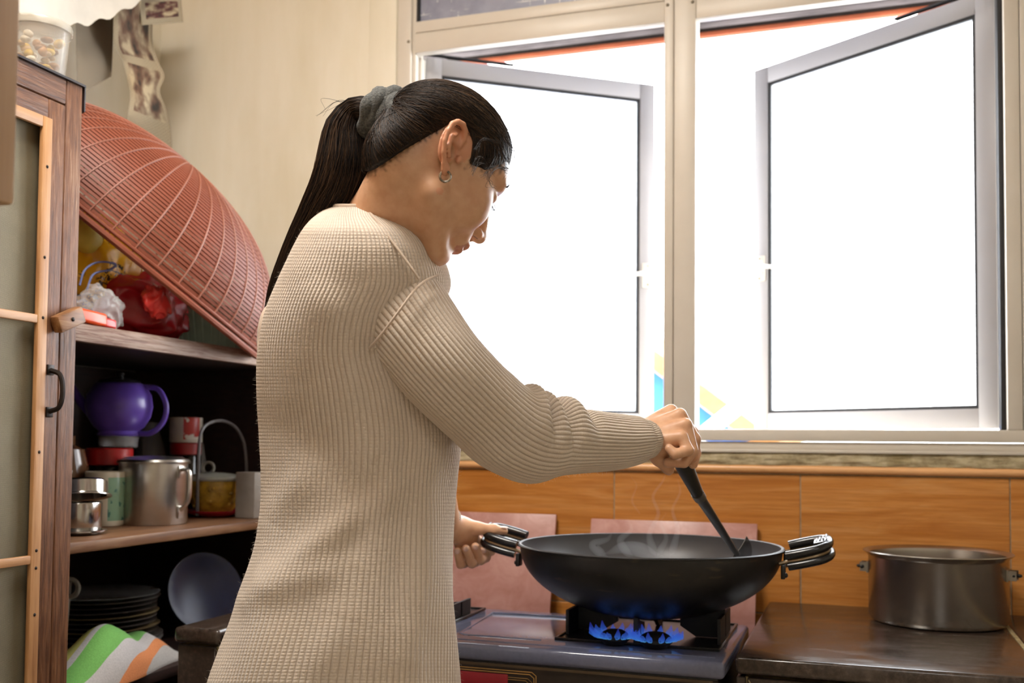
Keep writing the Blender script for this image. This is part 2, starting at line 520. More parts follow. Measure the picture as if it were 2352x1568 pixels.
# ------------------------------------------------------------------ open casement sashes
M_sash = plain('shaded_sash_aluminium', 'a3a1a3', .4, var=.03, scale=3)  # frame aluminium painted darker and greyer, as shade on the backlit sashes
def sash(name, hinge, ang, sgn, label_side):
    h = np.array([hinge[0], hinge[1], 0.]); W, Z0, Z1, T = .70, 1.168, 2.2, .026
    d = np.array([sgn * math.cos(ang), math.sin(ang), 0.]); n = np.array([-d[1], d[0], 0.]) * (1 if sgn > 0 else -1)
    n = n if n[1] > 0 else -n        # outward
    up = np.array([0, 0, 1.])
    e = empty(name, (hinge[0], hinge[1], Z0), kind='structure')
    P = lambda s, t, z: h + d * s + n * t + up * z
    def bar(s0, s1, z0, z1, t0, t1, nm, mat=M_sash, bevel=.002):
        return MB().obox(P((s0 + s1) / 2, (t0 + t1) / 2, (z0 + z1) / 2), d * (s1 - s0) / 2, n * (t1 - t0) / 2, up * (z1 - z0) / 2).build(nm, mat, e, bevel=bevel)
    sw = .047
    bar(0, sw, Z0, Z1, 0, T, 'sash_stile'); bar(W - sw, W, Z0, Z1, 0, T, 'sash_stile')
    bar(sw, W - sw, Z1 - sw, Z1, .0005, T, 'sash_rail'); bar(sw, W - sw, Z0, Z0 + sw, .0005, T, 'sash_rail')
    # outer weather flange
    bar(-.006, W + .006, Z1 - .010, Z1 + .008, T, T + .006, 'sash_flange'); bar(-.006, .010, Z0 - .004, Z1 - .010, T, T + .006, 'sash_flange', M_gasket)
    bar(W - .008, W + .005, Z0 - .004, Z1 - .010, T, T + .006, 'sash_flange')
    g = MB(); a = .008
    for (s0, s1, z0, z1) in ((sw, sw + a, Z0 + sw, Z1 - sw), (W - sw - a, W - sw, Z0 + sw, Z1 - sw), (sw + a, W - sw - a, Z0 + sw, Z0 + sw + a), (sw + a, W - sw - a, Z1 - sw - a, Z1 - sw)):
        g.obox(P((s0 + s1) / 2, .012, (z0 + z1) / 2), d * (s1 - s0) / 2, n * .008, up * (z1 - z0) / 2)
    g.build('gasket', M_gasket, e)
    MB().obox(P(W / 2, .012, (Z0 + Z1) / 2), d * (W / 2 - sw - .002), n * .0025, up * ((Z1 - Z0) / 2 - sw - .002)).build('glass_pane', M_glass, e)
    # cam handle on the free stile
    zc = 1.63
    b = bar(W - .040, W - .006, zc - .042, zc + .03, -.006, 0, 'window_handle', M_alu, .002)
    hb = MB().obox(P(W - .024, -.016, zc), d * .012, n * .011, up * .016)
    hb.tube([P(W - .03, -.022, zc), P(W - .055, -.034, zc - .006), P(W - .115, -.052, zc - .018)], [.008, .0065, .005], 8)
    hb.build('handle_lever', M_alu, b, bevel=.001)
    for zz in (zc - .034, zc + .022):
        MB().ball(P(W - .023, -.006, zz), .0035, 8, 6).build('screw', M_steel_screw, b, smooth=True)
    # sliding friction stay on top
    MB().obox(P(.13, .010, Z1 + .010), d * .13, n * .008, up * .002).build('friction_stay', M_gasket, e)
    return e
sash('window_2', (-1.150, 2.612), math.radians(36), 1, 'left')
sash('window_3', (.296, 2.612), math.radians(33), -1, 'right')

# fixed stay arm seen against the eaves
# ------------------------------------------------------------------ outside: eaves and a neighbour's house
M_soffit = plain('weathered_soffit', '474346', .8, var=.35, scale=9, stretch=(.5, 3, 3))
M_beam = plain('dark_eave_beam', '2c211d', .8, var=.3, scale=14)
M_fascia = plain('orange_fascia', 'b3603f', .6, var=.15, scale=9)
eave = empty('roof_overhang', (-.3, 2.75, 2.4), kind='structure')
MB().box(-2.6, 1.6, 2.71, 3.19, 2.436, 2.452).build('soffit', M_soffit, eave)
MB().box(-2.6, 1.6, 3.095, 3.13, 2.418, 2.4365).build('eave_beam', M_beam, eave, bevel=.004)
MB().box(-2.6, 1.6, 3.180, 3.205, 2.392, 2.406).build('roof_tile_edge', M_fascia, eave, bevel=.002)
MB().box(-2.6, 1.6, 3.184, 3.2, 2.406, 2.419).build('eave_joint', M_beam, eave)
MB().box(-2.6, 1.6, 3.182, 3.2, 2.419, 2.47).build('fascia_board', plain('lilac_grey_fascia', '8f888c', .8, var=.35, scale=9, stretch=(.5, 3, 3)), eave, bevel=.002)
MB().prism([(-2.6, 2.71, 2.70), (-2.6, 3.26, 2.475), (-2.6, 3.26, 2.485), (-2.6, 2.71, 2.72)], (4.2, 0, 0)).build('roof_sheet', M_fascia, eave)
for xa in (-1.0, .0):
    MB().tube([(xa, 2.72, 2.30), (xa + .12, 3.1, 2.43)], .012, 6).build('eave_bracket', M_beam, eave)

tag(MB().box(-9, 6, 2.8, 16, -1.1, -1.0).build('ground', plain('grey_yard_ground', '4f4c48', .9, var=.2, scale=3)), kind='structure')
nh = empty('neighbour_house', (-2.5, 9.5, -1.), 'blue neighbouring house with orange roof, seen through the open window gap', 'building')
M_blue = plain('blue_house_paint', '1f5fae', .7, var=.1); M_roof = plain('orange_roof_tiles', 'b3742e', .7, var=.2, scale=9)
M_white = plain('white_pole_paint', 'f2f2f2', .6, var=.03)
a = on_y(1600, 872, 9.5); b = on_y(1722, 962, 9.5)
sl = (b[2] - a[2]) / (b[0] - a[0]); apx = -3.4; apz = a[2] + sl * (apx - a[0]); ex = .2; ez = a[2] + sl * (ex - a[0])
mb = MB(); mb.prism([(apx, 9.6, apz - .12), (ex, 9.6, ez - .12), (ex, 9.6, -1.), (2 * apx - ex, 9.6, -1.), (2 * apx - ex, 9.6, ez - .12)], (0, 4, 0)); mb.build('wall', M_blue, nh)
for s in (1, -1):
    x1 = apx + s * (ex + .25 - apx); z1 = apz + sl * (ex + .25 - apx)
    mb = MB(); mb.prism([(apx, 9.35, apz), (x1, 9.35, z1), (x1, 9.35, z1 - .2), (apx, 9.35, apz - .2)], (0, 4.5, 0)); mb.build('roof_slope', M_roof, nh)
p0 = on_y(1612, 1000, 6.5); p1 = on_y(1706, 925, 6.5); dd = (p1 - p0)
pole = MB().tube([p0 - dd * ((p0[2] + 1.0) / dd[2]), p1 + dd * .15], .045, 10)
tag(pole.build('pole', M_white, smooth=True), 'white slanting pole outside, in front of the blue house', 'pole')
# ------------------------------------------------------------------ dark tiled counter, low wing wall and the slab for the stove
CT = .755
def dark_stone(name, rough, var):
    t = NT(name); v = t.coord((1, 1, 1))
    n1 = t.noise(v, 90, 5, .7); n2 = t.noise(t.coord((4, 9, 4)), 3, 4)
    c = t.ramp(n1, [(.3, lin('2a211c')), (.55, lin('3d322b')), (.8, lin('5c4c42'))])
    c = t.mix(t.ramp(n2, [(.55, (0, 0, 0)), (.8, (.4, .4, .4))]), c, lin('6b5d52'))
    t.set(c, t.ramp(n2, [(.3, (rough,) * 3), (.8, (rough + var,) * 3)]), spec=.6); return t.m
M_stone = dark_stone('dark_glazed_counter_tile', .13, .16)
M_black_tile = dark_stone('dark_front_tile', .3, .1)
M_cream_grout = plain('cream_grout_line', 'a3916a', .9, var=.3, scale=50)
ctr = empty('counter', (.4, 2.2, 0), 'dark glazed tile counter with cream grout lines under the steel pot', 'counter')
MB().box(-.205, WALL_R - .002, 1.862, WALL_Y - .001, 0, CT - .036).build('counter_base', M_cream_grout, ctr)
xj = on_z(2318, 1442, CT)[0]
for (x0, x1) in ((-.213, xj - .002), (xj + .002, .9), (.904, WALL_R - .003)):
    MB().box(x0, x1, 1.848, WALL_Y - .0005, CT - .03, CT).build('counter_slab', M_stone, ctr, bevel=.007, seg=3)
MB().box(xj - .004, xj + .004, 1.86, WALL_Y - .001, CT - .012, CT - .001).build('counter_joint', M_cream_grout, ctr)
for k in range(5):
    x0 = -.192 + .395 * k; x1 = min(x0 + .392, WALL_R - .003)
    MB().box(x0, x1, 1.855, 1.866, .05, CT - .036).build('front_tile', M_black_tile, ctr, bevel=.0015, seg=1)
MB().box(-.2115, -.195, 1.857, 2.2, .05, CT - .036).build('side_tile', M_black_tile, ctr, bevel=.0015, seg=1)
MB().tube([(-.19, 1.854, .715), (-.135, 1.854, .62)], .0012, 5).build('grout_scratch', M_cream_grout, ctr)

wing = empty('counter_wing', (-1.24, 2.1, 0), 'narrow dark tiled wing wall of the counter beside the shelf', 'counter')
MB().box(-1.283, -1.195, 1.752, 2.53, 0, CT - .036).build('counter_base', M_cream_grout, wing)
MB().box(-1.290, -1.186, 1.735, 2.535, CT - .03, CT).build('counter_slab', M_stone, wing, bevel=.008, seg=3)
MB().box(-1.286, -1.2, 1.745, 1.753, .05, CT - .036).build('front_tile', M_black_tile, wing, bevel=.0015, seg=1)
MB().box(-1.196, -1.188, 1.757, 2.53, .05, CT - .036).build('side_tile', M_black_tile, wing, bevel=.0015, seg=1)
MB().box(-1.292, -1.283, 1.757, 2.53, .05, CT - .036).build('side_tile', M_black_tile, wing, bevel=.0015, seg=1)

SL = .62
slab = empty('stove_shelf', (-.7, 2.2, 0), 'low dark slab carrying the gas stove between counter and wing wall', 'counter')
MB().box(-1.185, -.214, 1.87, WALL_Y - .001, SL - .05, SL).build('slab', M_stone, slab, bevel=.004)
for x in (-1.15, -.25): MB().box(x - .03, x + .03, 1.9, 2.5, 0, SL - .05).build('support', M_black_tile, slab)

# loose pink tiles leaning against the wall
def pink():
    t = NT('pink_mottled_tile'); n = t.noise(t.coord((1, 1, 1)), 14, 6, .65, .8); n2 = t.noise(t.coord((3, 3, 12), rot=(0, .6, 0)), 5, 4)
    c = t.ramp(n, [(.25, lin('a9736a')), (.5, lin('bd8b83')), (.75, lin('cfa39b'))])
    c = t.mix(t.ramp(n2, [(.5, (0, 0, 0)), (.75, (.35, .35, .35))]), c, lin('a87365'))
    t.set(c, .3); return t.m
M_pink = pink()
def leaning(x0, x1, y0, y1, z1, label):
    d = np.array([0, y1 - y0, z1 - SL]); L = np.linalg.norm(d); u = d / L; n = np.array([0, -u[2], u[1]])
    c = np.array([(x0 + x1) / 2, y0, SL + .001]) + u * L / 2 + n * .005
    o = MB().obox(c, (np.array([(x1 - x0) / 2, 0, 0])), n * .004, u * L / 2).build('wall_tile', M_pink, bevel=.0015)
    return tag(o, label, 'tile', 'pink tiles leaning behind the stove')
leaning(-.644, -.238, 2.455, 2.531, .935, 'pink mottled tile leaning on the wall behind the wok')
leaning(-1.14, -.735, 2.46, 2.531, .942, 'pink mottled tile leaning on the wall behind the hand on the wok')

# ------------------------------------------------------------------ gas stove
ST = .75
M_enamel = plain('blue_grey_enamel', '62657a', .09, var=.05, scale=160, spec=.6)
M_black = plain('black_cast_iron', '141313', .55, var=.2, scale=60)
M_tray = plain('black_enamel_tray', '171618', .3, var=.2, scale=40)
M_brass = plain('burner_head_alloy', '8d8270', .4, .8, var=.2)
M_gold = plain('gold_print', 'b58a4c', .4, .3, var=.1)
M_redlabel = plain('red_sticker', '8e1420', .4, var=.08)
M_chrome = plain('chrome', 'c9c9cb', .12, 1., var=.03)
sx0, sx1, sy0, sy1 = -1.06, -.226, 1.81, 2.215
stove = empty('gas_stove', ((sx0 + sx1) / 2, (sy0 + sy1) / 2, SL), 'blue-grey enamel tabletop gas stove with the lit burner under the wok', 'stove')
MB().box(sx0, sx1, sy0, sy1, ST - .03, ST).build('stove_top', M_enamel, stove, bevel=.009, seg=4)
MB().box(sx0 + .012, sx1 - .012, sy0 + .012, sy1 - .01, SL + .012, ST - .03).build('stove_body', M_tray, stove, bevel=.003)
for x in (sx0 + .05, sx1 - .05):
    for y in (sy0 + .06, sy1 - .05): MB().lathe([(0, SL), (.014, SL), (.012, SL + .013), (0, SL + .013)], 12, (x, y, 0)).build('foot', M_black, stove)
# embossed panel edge on the plate
e1 = MB(); ln = [(-.80, 1.87), (-.72, 1.862), (-.58, 1.862)]
e1.tube([(-.775, 2.16, ST), (-.75, 1.905, ST), (-.735, 1.893, ST), (-.58, 1.893, ST)], .0022, 6)
e1.tube([(sx0 + .02, 1.846, ST), (sx1 - .02, 1.846, ST)], .002, 6)
e1.tube([(-.775, 2.165, ST), (-.58, 2.17, ST)], .002, 6)
e1.build('embossed_ridge', M_enamel, stove, smooth=True)
# front panel with gold lines, red sticker and knobs
fp = MB().box(sx0 + .012, sx1 - .012, sy0 + .006, sy0 + .013, SL + .014, ST - .034).build('front_panel', plain('dark_brown_panel', '2b221b', .35, var=.15), stove)
MB().box(sx0 + .02, sx1 - .02, sy0 + .003, sy0 + .007, ST - .038, ST - .033).build('panel_strip', plain('brown_strip', '4a3a28', .4), fp)
gl = MB()
for k, zz in enumerate((.706, .7015, .694, .69)):
    xr = -.565 - .004 * k; gl.tube([(sx0 + .06, sy0 + .005, zz), (xr - .008, sy0 + .005, zz), (xr, sy0 + .005, zz - .006), (xr, sy0 + .005, SL + .03 + .004 * k)], .0009 if k < 2 else .0005, 5)
gl.build('gold_line', M_gold, fp)
rs = on_y(1166, 1549, sy0 + .0035)
MB().box(sx0 + .10, rs[0], sy0 + .0035, sy0 + .0065, SL + .03, rs[2]).build('red_sticker', M_redlabel, fp, bevel=.006)
for x in (-.475, -.90):
    kn = MB().lathe([(0, .024), (.016, .024), (.021, .018), (.024, 0), (.0, 0)], 24, (x, sy0 + .006, .66), axis=[[1, 0, 0], [0, 0, -1], [0, 1, 0]]).build('knob', M_black, stove, smooth=True)
    MB().lathe([(.024, .003), (.028, .003), (.028, 0), (.024, 0)], 24, (x, sy0 + .006, .66), axis=[[1, 0, 0], [0, 0, -1], [0, 1, 0]]).build('knob_ring', M_chrome, kn, smooth=True)
MB().ball((-.515, sy0 + .004, .676), (.007, .002, .005), 10, 6).build('flame_symbol', plain('yellow_print', 'c79a1c', .5), fp, smooth=True)
# drip tray and pan support of the lit burner
def tray(x0, x1, y0, y1, name='drip_tray'):
    m = MB(); t = .006
    m.box(x0, x1, y0, y1, ST + .0002, ST + .0022)
    for a in ((x0, x1, y0, y0 + t), (x0, x1, y1 - t, y1), (x0, x0 + t, y0 + t, y1 - t), (x1 - t, x1, y0 + t, y1 - t)): m.box(*a, ST + .0022, ST + .006)
    return m.build(name, M_tray, stove, bevel=.001, seg=1)
tray(-.557, -.246, 1.903, 2.192); tray(-1.03, -.80, 1.94, 2.19)
WOK = np.array([-.40, 2.03]); 
def wokz(r): return .922 - .137 * math.sqrt(max(0, 1 - (r / .255) ** 2))
for (cx, cy) in ((-1, 0), (1, 0), (0, -1), (0, 1)):
    d = np.array([cx, cy], float); q = np.array([-d[1], d[0]])
    r0, r1 = (.062, .148) if cx else (.062, .128)
    P = lambda r, z: (WOK[0] + d[0] * r, WOK[1] + d[1] * r, z)
    a = [np.array(P(r1, ST + .003)), np.array(P(r1, min(wokz(r1) - .002, ST + .062))), np.array(P(r1 - .025, min(wokz(r1 - .025) - .003, ST + .062))), np.array(P(r0, wokz(r0) - .004)), np.array(P(r0, ST + .022)), np.array(P(r0 + .03, ST + .003))]
    off = np.array([q[0], q[1], 0]) * .004
    MB().prism([p - off for p in a], off * 2).build('pan_support', M_black, stove)
# the broad wind-guard plates left and right of the flame
for sgn in (-1, 1):
    x = WOK[0] + sgn * .146
    MB().box(x - .003, x + .003, 1.955, 2.026, ST + .003, ST + .050).build('wind_guard', M_black, stove)
    MB().box(x - .003, x + .003, 2.034, 2.105, ST + .003, ST + .050).build('wind_guard', M_black, stove)
for (cx, cy) in ((-1, 0), (1, 0), (0, -1), (0, 1)):
    d = np.array([cx, cy], float); q = np.array([-d[1], d[0], 0]) * .004
    P = lambda r, z: np.array((-.915 + d[0] * r, 2.065 + d[1] * r, z))
    a = [P(.105, ST + .003), P(.105, ST + .036), P(.05, ST + .03), P(.045, ST + .02), P(.08, ST + .003)]
    MB().prism([p - q for p in a], q * 2).build('pan_support', M_black, stove)
MB().prism([(-.815, 2.02, ST + .003), (-.815, 2.12, ST + .003), (-.815, 2.12, ST + .036), (-.815, 2.02, ST + .036)], (.005, 0, 0)).build('wind_guard', M_black, stove)
heads = [(on_z(1412, 1466, ST + .012), .028), (on_z(1506, 1473, ST + .012), .031), (np.array([-.915, 2.065, ST + .012]), .04)]
for c, r in heads:
    h = MB().lathe([(0, .016), (r * .55, .016), (r * .8, .012), (r, .006), (r, 0), (r * .7, -.009), (0, -.009)], 28, c).build('burner_head', M_brass if c[0] < -.8 else M_black, stove, smooth=True)
def flame_mat():
    t = NT('gas_flame')
    g = t.n('ShaderNodeNewGeometry'); sp = t.n('ShaderNodeSeparateXYZ'); t.l(g.outputs['Position'], sp.inputs[0])
    k = t.math('MULTIPLY', t.math('SUBTRACT', sp.outputs[2], ST + .012), 1 / .042)
    c = t.ramp(k, [(.0, lin('7fe0ff')), (.15, lin('3f7ce8')), (.55, lin('3a49d0')), (1., lin('6b3fb0'))])
    al = t.ramp(k, [(.0, (.75,) * 3), (.3, (.35,) * 3), (1., (.05,) * 3)])
    em = t.n('ShaderNodeEmission'); em.inputs[1].default_value = .42; t.l(c, em.inputs[0])
    tr = t.n('ShaderNodeBsdfTransparent'); mx = t.n('ShaderNodeMixShader')
    t.l(al, mx.inputs[0]); t.l(tr.outputs[0], mx.inputs[1]); t.l(em.outputs[0], mx.inputs[2]); t.l(mx.outputs[0], t.out.inputs[0]); return t.m
M_flame = flame_mat()
for c, r in heads[:2]:
    for k in range(16):
        an = 2 * math.pi * k / 16 + random.uniform(-.1, .1); d = np.array([math.cos(an), math.sin(an), 0])
        hgt = random.uniform(.018, .028)
        p = [c + d * (r - .002) + np.array([0, 0, .004]), c + d * (r + .010) + np.array([0, 0, .010]), c + d * (r + .017) + np.array([0, 0, hgt * .6]), c + d * (r + .019) + np.array([0, 0, hgt])]
        MB().tube(p, [.0022, .0058, .0046, .0006], 8).build('flame', M_flame, stove, smooth=True)

# ------------------------------------------------------------------ wok
def wok_out():
    t = NT('blackened_wok_outside'); n = t.noise(t.coord((1, 1, 1)), 22, 7, .7); n2 = t.noise(t.coord((2, 2, 9)), 9, 6)
    c = t.ramp(n, [(.4, lin('0f0e10')), (.7, lin('1a1819'))])
    c = t.mix(t.ramp(n2, [(.62, (0, 0, 0)), (.72, (.5, .5, .5))]), c, lin('4a3b2c'))
    t.set(c, .42); t.bump(n, .15, .003); return t.m
M_wok = wok_out()
M_wokin = plain('seasoned_wok_inside', '4a494b', .4, .2, var=.1, scale=8)
M_bake = plain('black_bakelite', '101013', .22, var=.05, spec=.6)
M_rod = plain('handle_rod_steel', '9a948a', .3, .9)
WR, WZ = .255, .922
wok = empty('wok', (WOK[0], WOK[1], WZ - .137), 'large black two-handled wok steaming on the lit burner', 'wok')
ts_ = np.linspace(0, 1, 26); pr = [(WR * math.sin(t * math.pi / 2), WZ - .137 * math.cos(t * math.pi / 2)) for t in ts_]
c0 = (WOK[0], WOK[1], 0)
outp = pr + [(WR + .004, WZ + .001), (WR + .0045, WZ + .003), (WR + .002, WZ + .005), (WR - .003, WZ + .004)]
MB().lathe(outp, 96, c0).build('wok_bowl', M_wok, wok, smooth=True)
inp = [(r * .99, z + .0028) for r, z in pr[:-1]] + [(WR - .0028, WZ + .0035)]
MB().lathe(inp, 96, c0).build('wok_inside', M_wokin, wok, smooth=True)
for sgn in (-1, 1):
    cx = WOK[0] + sgn * WR
    tilt = np.array([0, -math.cos(.20), -math.sin(.20)])      # across the loop, towards the cook
    outd = np.array([sgn * math.cos(.24), 0, math.sin(.24)]); nz_ = np.array([0, 0, 1.])
    base = np.array([cx - sgn * .002, WOK[1], WZ - .012])
    shape = [(.012, .034), (.03, .036), (.05, .036), (.072, .033), (.085, .022), (.089, 0), (.085, -.022), (.072, -.033), (.05, -.036), (.03, -.036), (.012, -.034)]
    for lay, (dz, rg) in enumerate(((.0125, .0088), (-.0085, .0082))):
        pts = [base + outd * (s_ + .004 * lay) + tilt * a_ + nz_ * dz for s_, a_ in shape]
        gh = MB().tube(catmull(pts, 48), rg, 14, up=nz_, flat=.95).build('handle_grip', M_bake, wok, smooth=True)
        if lay == 0:
            MB().obox(base + outd * .076 + nz_ * (dz + .0035), outd * .014, tilt * .021, np.cross(outd, tilt) / np.linalg.norm(np.cross(outd, tilt)) * .0058).build('grip_plate', M_bake, gh, bevel=.002)
            for k in range(4):
                MB().obox(base + outd * (.066 + .006 * k) + tilt * .004 + nz_ * (dz + .0100 + .0014 * k), outd * .0013, tilt * .010, nz_ * .0008).build('grip_ridge', plain('grip_ridge_grey', '3a3a40', .4), gh)
    st_ = [base + outd * s_ + tilt * a_ + nz_ * .001 for s_, a_ in [(-.002, .038)] + shape + [(-.002, -.038)]]
    MB().tube(catmull(st_, 48), .0042, 8, flat=.9).build('handle_rod', plain('tarnished_strap', '8d7a60', .35, .8), wok, smooth=True)
    for a in (.036, -.036):
        p = base + tilt * a; MB().obox(p + np.array([sgn * .006, 0, -.014]), np.array([.004, 0, 0]), np.array([0, .012, 0]), np.array([0, 0, .013])).build('handle_bracket', M_wok, wok, bevel=.002)
        MB().ball(p + np.array([sgn * .010, -.004, -.02]), .005, 10, 6).build('rivet', M_wok, wok, smooth=True)

# ------------------------------------------------------------------ steel pot on the counter
def brushed(name, hexs, rough, axis=(1, 1, 40)):
    t = NT(name); n = t.noise(t.coord(axis), 12, 2, .5)
    t.set(t.ramp(n, [(.2, lin(hexs[0])), (.8, lin(hexs[1]))]), rough, 1.)
    return t.m
M_steel = brushed('brushed_steel', ('b0aaa2', 'b9b3ab'), .27, (1, 1, 6))
M_steel2 = brushed('polished_steel', ('b4b1ad', 'c0bdb8'), .16, (1, 1, 4))
PC = (.148, 2.376, CT + .0005)
pot = empty('cooking_pot', PC, 'wide brushed steel cooking pot without lid on the dark counter', 'pot')
r, h = .138, .146
prof = [(0, 0), (r - .012, 0), (r - .004, .003), (r, .011), (r, h - .012), (r + .003, h - .006), (r + .010, h - .002), (r + .0115, h), (r + .010, h + .0018), (r + .003, h), (r - .003, h - .005), (r - .004, h - .013), (r - .004, .012), (r - .012, .005), (0, .004)]
MB().lathe(prof, 80, PC).build('pot_body', M_steel, pot, smooth=True)
for an, s in ((math.radians(-16), 1), (math.radians(172), 0)):
    d = np.array([math.cos(an), math.sin(an), 0]); q_ = np.array([-d[1], d[0], 0]); c = np.array(PC) + d * (r + .008) + np.array([0, 0, .108])
    b = MB().obox(c - d * .007, d * .002, q_ * .020, np.array([0, 0, .012])).obox(c + q_ * .012, d * .009, q_ * .0012, np.array([0, 0, .010])).obox(c - q_ * .012, d * .009, q_ * .0012, np.array([0, 0, .010]))
    lug = b.build('handle_lug', M_steel, pot)
    MB().tube([c + d * .004 - q_ * .016, c + d * .004 + q_ * .016], .0025, 8).ball(c + d * .004 + q_ * .017, .004, 8, 6).ball(c + d * .012 - q_ * .0, (.006, .004, .004), 8, 6).build('lug_pin', M_black, lug, smooth=True)

pc = at(1237, 1266, 1.93); tag(MB().ball(pc + np.array([0.012, .01, -.008]), (.008, .004, .004), 10, 8).build('onion_piece', plain('white_onion', 'e8e8de', .4), smooth=True), 'small white onion piece stuck inside the wok near its left handle', 'food')
# ------------------------------------------------------------------ meat-safe cabinet with wire-mesh door
M_oldwood = wood('worn_brown_wood', ('2e1910', '5c3822', '7d5336', 'a58468'), 'Z', 7., .45, .6, 34)
M_oldwoodY = wood('worn_brown_wood_rail', ('2e1910', '5c3822', '7d5336', 'a58468'), 'Y', 7., .45, .6, 34)
M_bead = wood('pale_bead_wood', ('8a5a35', 'b58658', 'cda67a'), 'Z', 4., .5, .2, 12)
M_beadY = wood('pale_bead_wood_cross', ('8a5a35', 'b58658', 'cda67a'), 'Y', 4., .5, .2, 12)
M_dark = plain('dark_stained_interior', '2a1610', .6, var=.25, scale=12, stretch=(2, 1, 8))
M_iron = plain('dark_iron', '2e2724', .45, .6, var=.25)
def mesh_mat():
    t = NT('fine_wire_mesh')
    tc = t.n('ShaderNodeTexCoord'); sp = t.n('ShaderNodeSeparateXYZ'); t.l(tc.outputs['Object'], sp.inputs[0])
    f = 1900.
    a = t.math('ABSOLUTE', t.math('SINE', t.math('MULTIPLY', sp.outputs[1], f)))
    b = t.math('ABSOLUTE', t.math('SINE', t.math('MULTIPLY', sp.outputs[2], f)))
    m = t.math('MULTIPLY', t.math('ADD', a, .25), t.math('ADD', b, .25))
    n = t.noise(t.coord((1, 3, 3)), 5, 4)
    c = t.mix(t.ramp(m, [(.1, (1, 1, 1)), (.9, (0, 0, 0))]), lin('5f5946'), t.ramp(n, [(.35, lin('978b70')), (.7, lin('ada084'))]))
    t.set(c, .5, .3)
    t.bump(m, .3, .001); return t.m
M_mesh = mesh_mat()
FX = -1.36; Y1 = 1.527; CTOP = 1.772
cab = empty('meat_safe_cabinet', (-1.66, 1.2, 0), 'old brown wooden cabinet with wire mesh door at the left edge', 'cabinet')
def cbox(name, mat, *b, bevel=.003, parent=cab): return MB().box(*b).build(name, mat, parent, bevel=bevel)
cbox('corner_post', M_oldwood, FX - .045, FX, Y1 - .040, Y1, 0, CTOP)
cbox('corner_post', M_oldwood, FX - .045, FX, .80, .84, 0, CTOP)
cbox('corner_post', M_oldwood, WALL_L + .01, WALL_L + .055, Y1 - .040, Y1, 0, CTOP)
cbox('side_panel', M_oldwoodY, WALL_L + .055, FX - .045, Y1 - .028, Y1 - .012, .12, CTOP - .01, bevel=.001)
cbox('top_rail', M_oldwoodY, FX - .03, FX - .001, .84, Y1 - .040, CTOP - .045, CTOP)
cbox('top_board', M_oldwoodY, WALL_L + .005, FX - .012, .80, Y1 - .004, CTOP - .012, CTOP - .001)
cbox('bottom_board', M_oldwoodY, WALL_L + .03, FX - .02, .82, Y1 - .03, .12, .14)
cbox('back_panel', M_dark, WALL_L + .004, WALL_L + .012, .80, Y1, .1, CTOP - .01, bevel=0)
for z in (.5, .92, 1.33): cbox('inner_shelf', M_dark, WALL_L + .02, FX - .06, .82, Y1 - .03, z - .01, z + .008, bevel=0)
# door
dy0, dy1, dz0, dz1 = .846, Y1 - .043, .16, CTOP - .048
ds = .040
door = cbox('door', M_oldwood, FX - .022, FX + .001, dy1 - ds, dy1, dz0, dz1)
cbox('door_stile', M_oldwood, FX - .022, FX + .001, dy0, dy0 + ds, dz0, dz1, parent=door)
cbox('door_rail', M_oldwoodY, FX - .022, FX + .0005, dy0 + ds, dy1 - ds, dz1 - .040, dz1, parent=door)
cbox('door_rail', M_oldwoodY, FX - .022, FX + .0005, dy0 + ds, dy1 - ds, dz0, dz0 + .05, parent=door)
yb = dy1 - ds
cbox('door_bead', M_bead, FX - .002, FX + .007, yb - .018, yb + .004, dz0 + .04, dz1 - .036, bevel=.002, parent=door)
cbox('door_bead', M_bead, FX - .002, FX + .007, dy0 + ds - .004, dy0 + ds + .018, dz0 + .04, dz1 - .036, bevel=.002, parent=door)
for z, hh in ((dz1 - .046, .010), (1.331, .0075), (.915, .0075), (.5, .0075)):
    cbox('door_bead', M_beadY, FX - .002, FX + .0065, dy0 + ds + .018, yb - .018, z - hh, z + hh, bevel=.002, parent=door)
# the sagging wire mesh
ny, nz = 24, 90
yy = np.linspace(dy0 + ds - .004, yb + .002, ny); zz = np.linspace(dz0 + .05, dz1 - .04, nz)
YY, ZZ = np.meshgrid(yy, zz, indexing='ij')
XX = FX - .010 - .004 * vnoise(YY * 14, ZZ * 9, 9)
ii = np.arange(ny * nz).reshape(ny, nz); qm = np.stack([ii[:-1, :-1], ii[1:, :-1], ii[1:, 1:], ii[:-1, 1:]], -1).reshape(-1, 4)
link_mesh('wire_mesh', np_mesh('wire_mesh', np.stack([XX, YY, ZZ], -1).reshape(-1, 3), qm), M_mesh, door, smooth=True)
for z in (1.60, 1.44, 1.334, 1.10, .93, .90, .82):
    MB().ball((FX + .007, yb - .007, z), (.002, .003, .003), 8, 5).build('nail', M_iron, door, smooth=True)
# wooden turn button
bc = np.array([FX + .012, Y1 - .035, on_x(150, 735, FX)[2]])
u_ = np.array([0, math.cos(.42), math.sin(.42)]); v_ = np.array([0, -math.sin(.42), math.cos(.42)])
tb = MB().obox(bc, np.array([.010, 0, 0]), u_ * .033, v_ * .0155).build('turn_button', wood('turn_button_wood', ('4b2c18', '8a5f3a', 'b08a5e'), 'Y', 4.), cab, bevel=.004)
MB().ball(bc + np.array([.0105, 0, 0]), (.0025, .004, .004), 8, 6).build('nail', M_iron, tb, smooth=True)
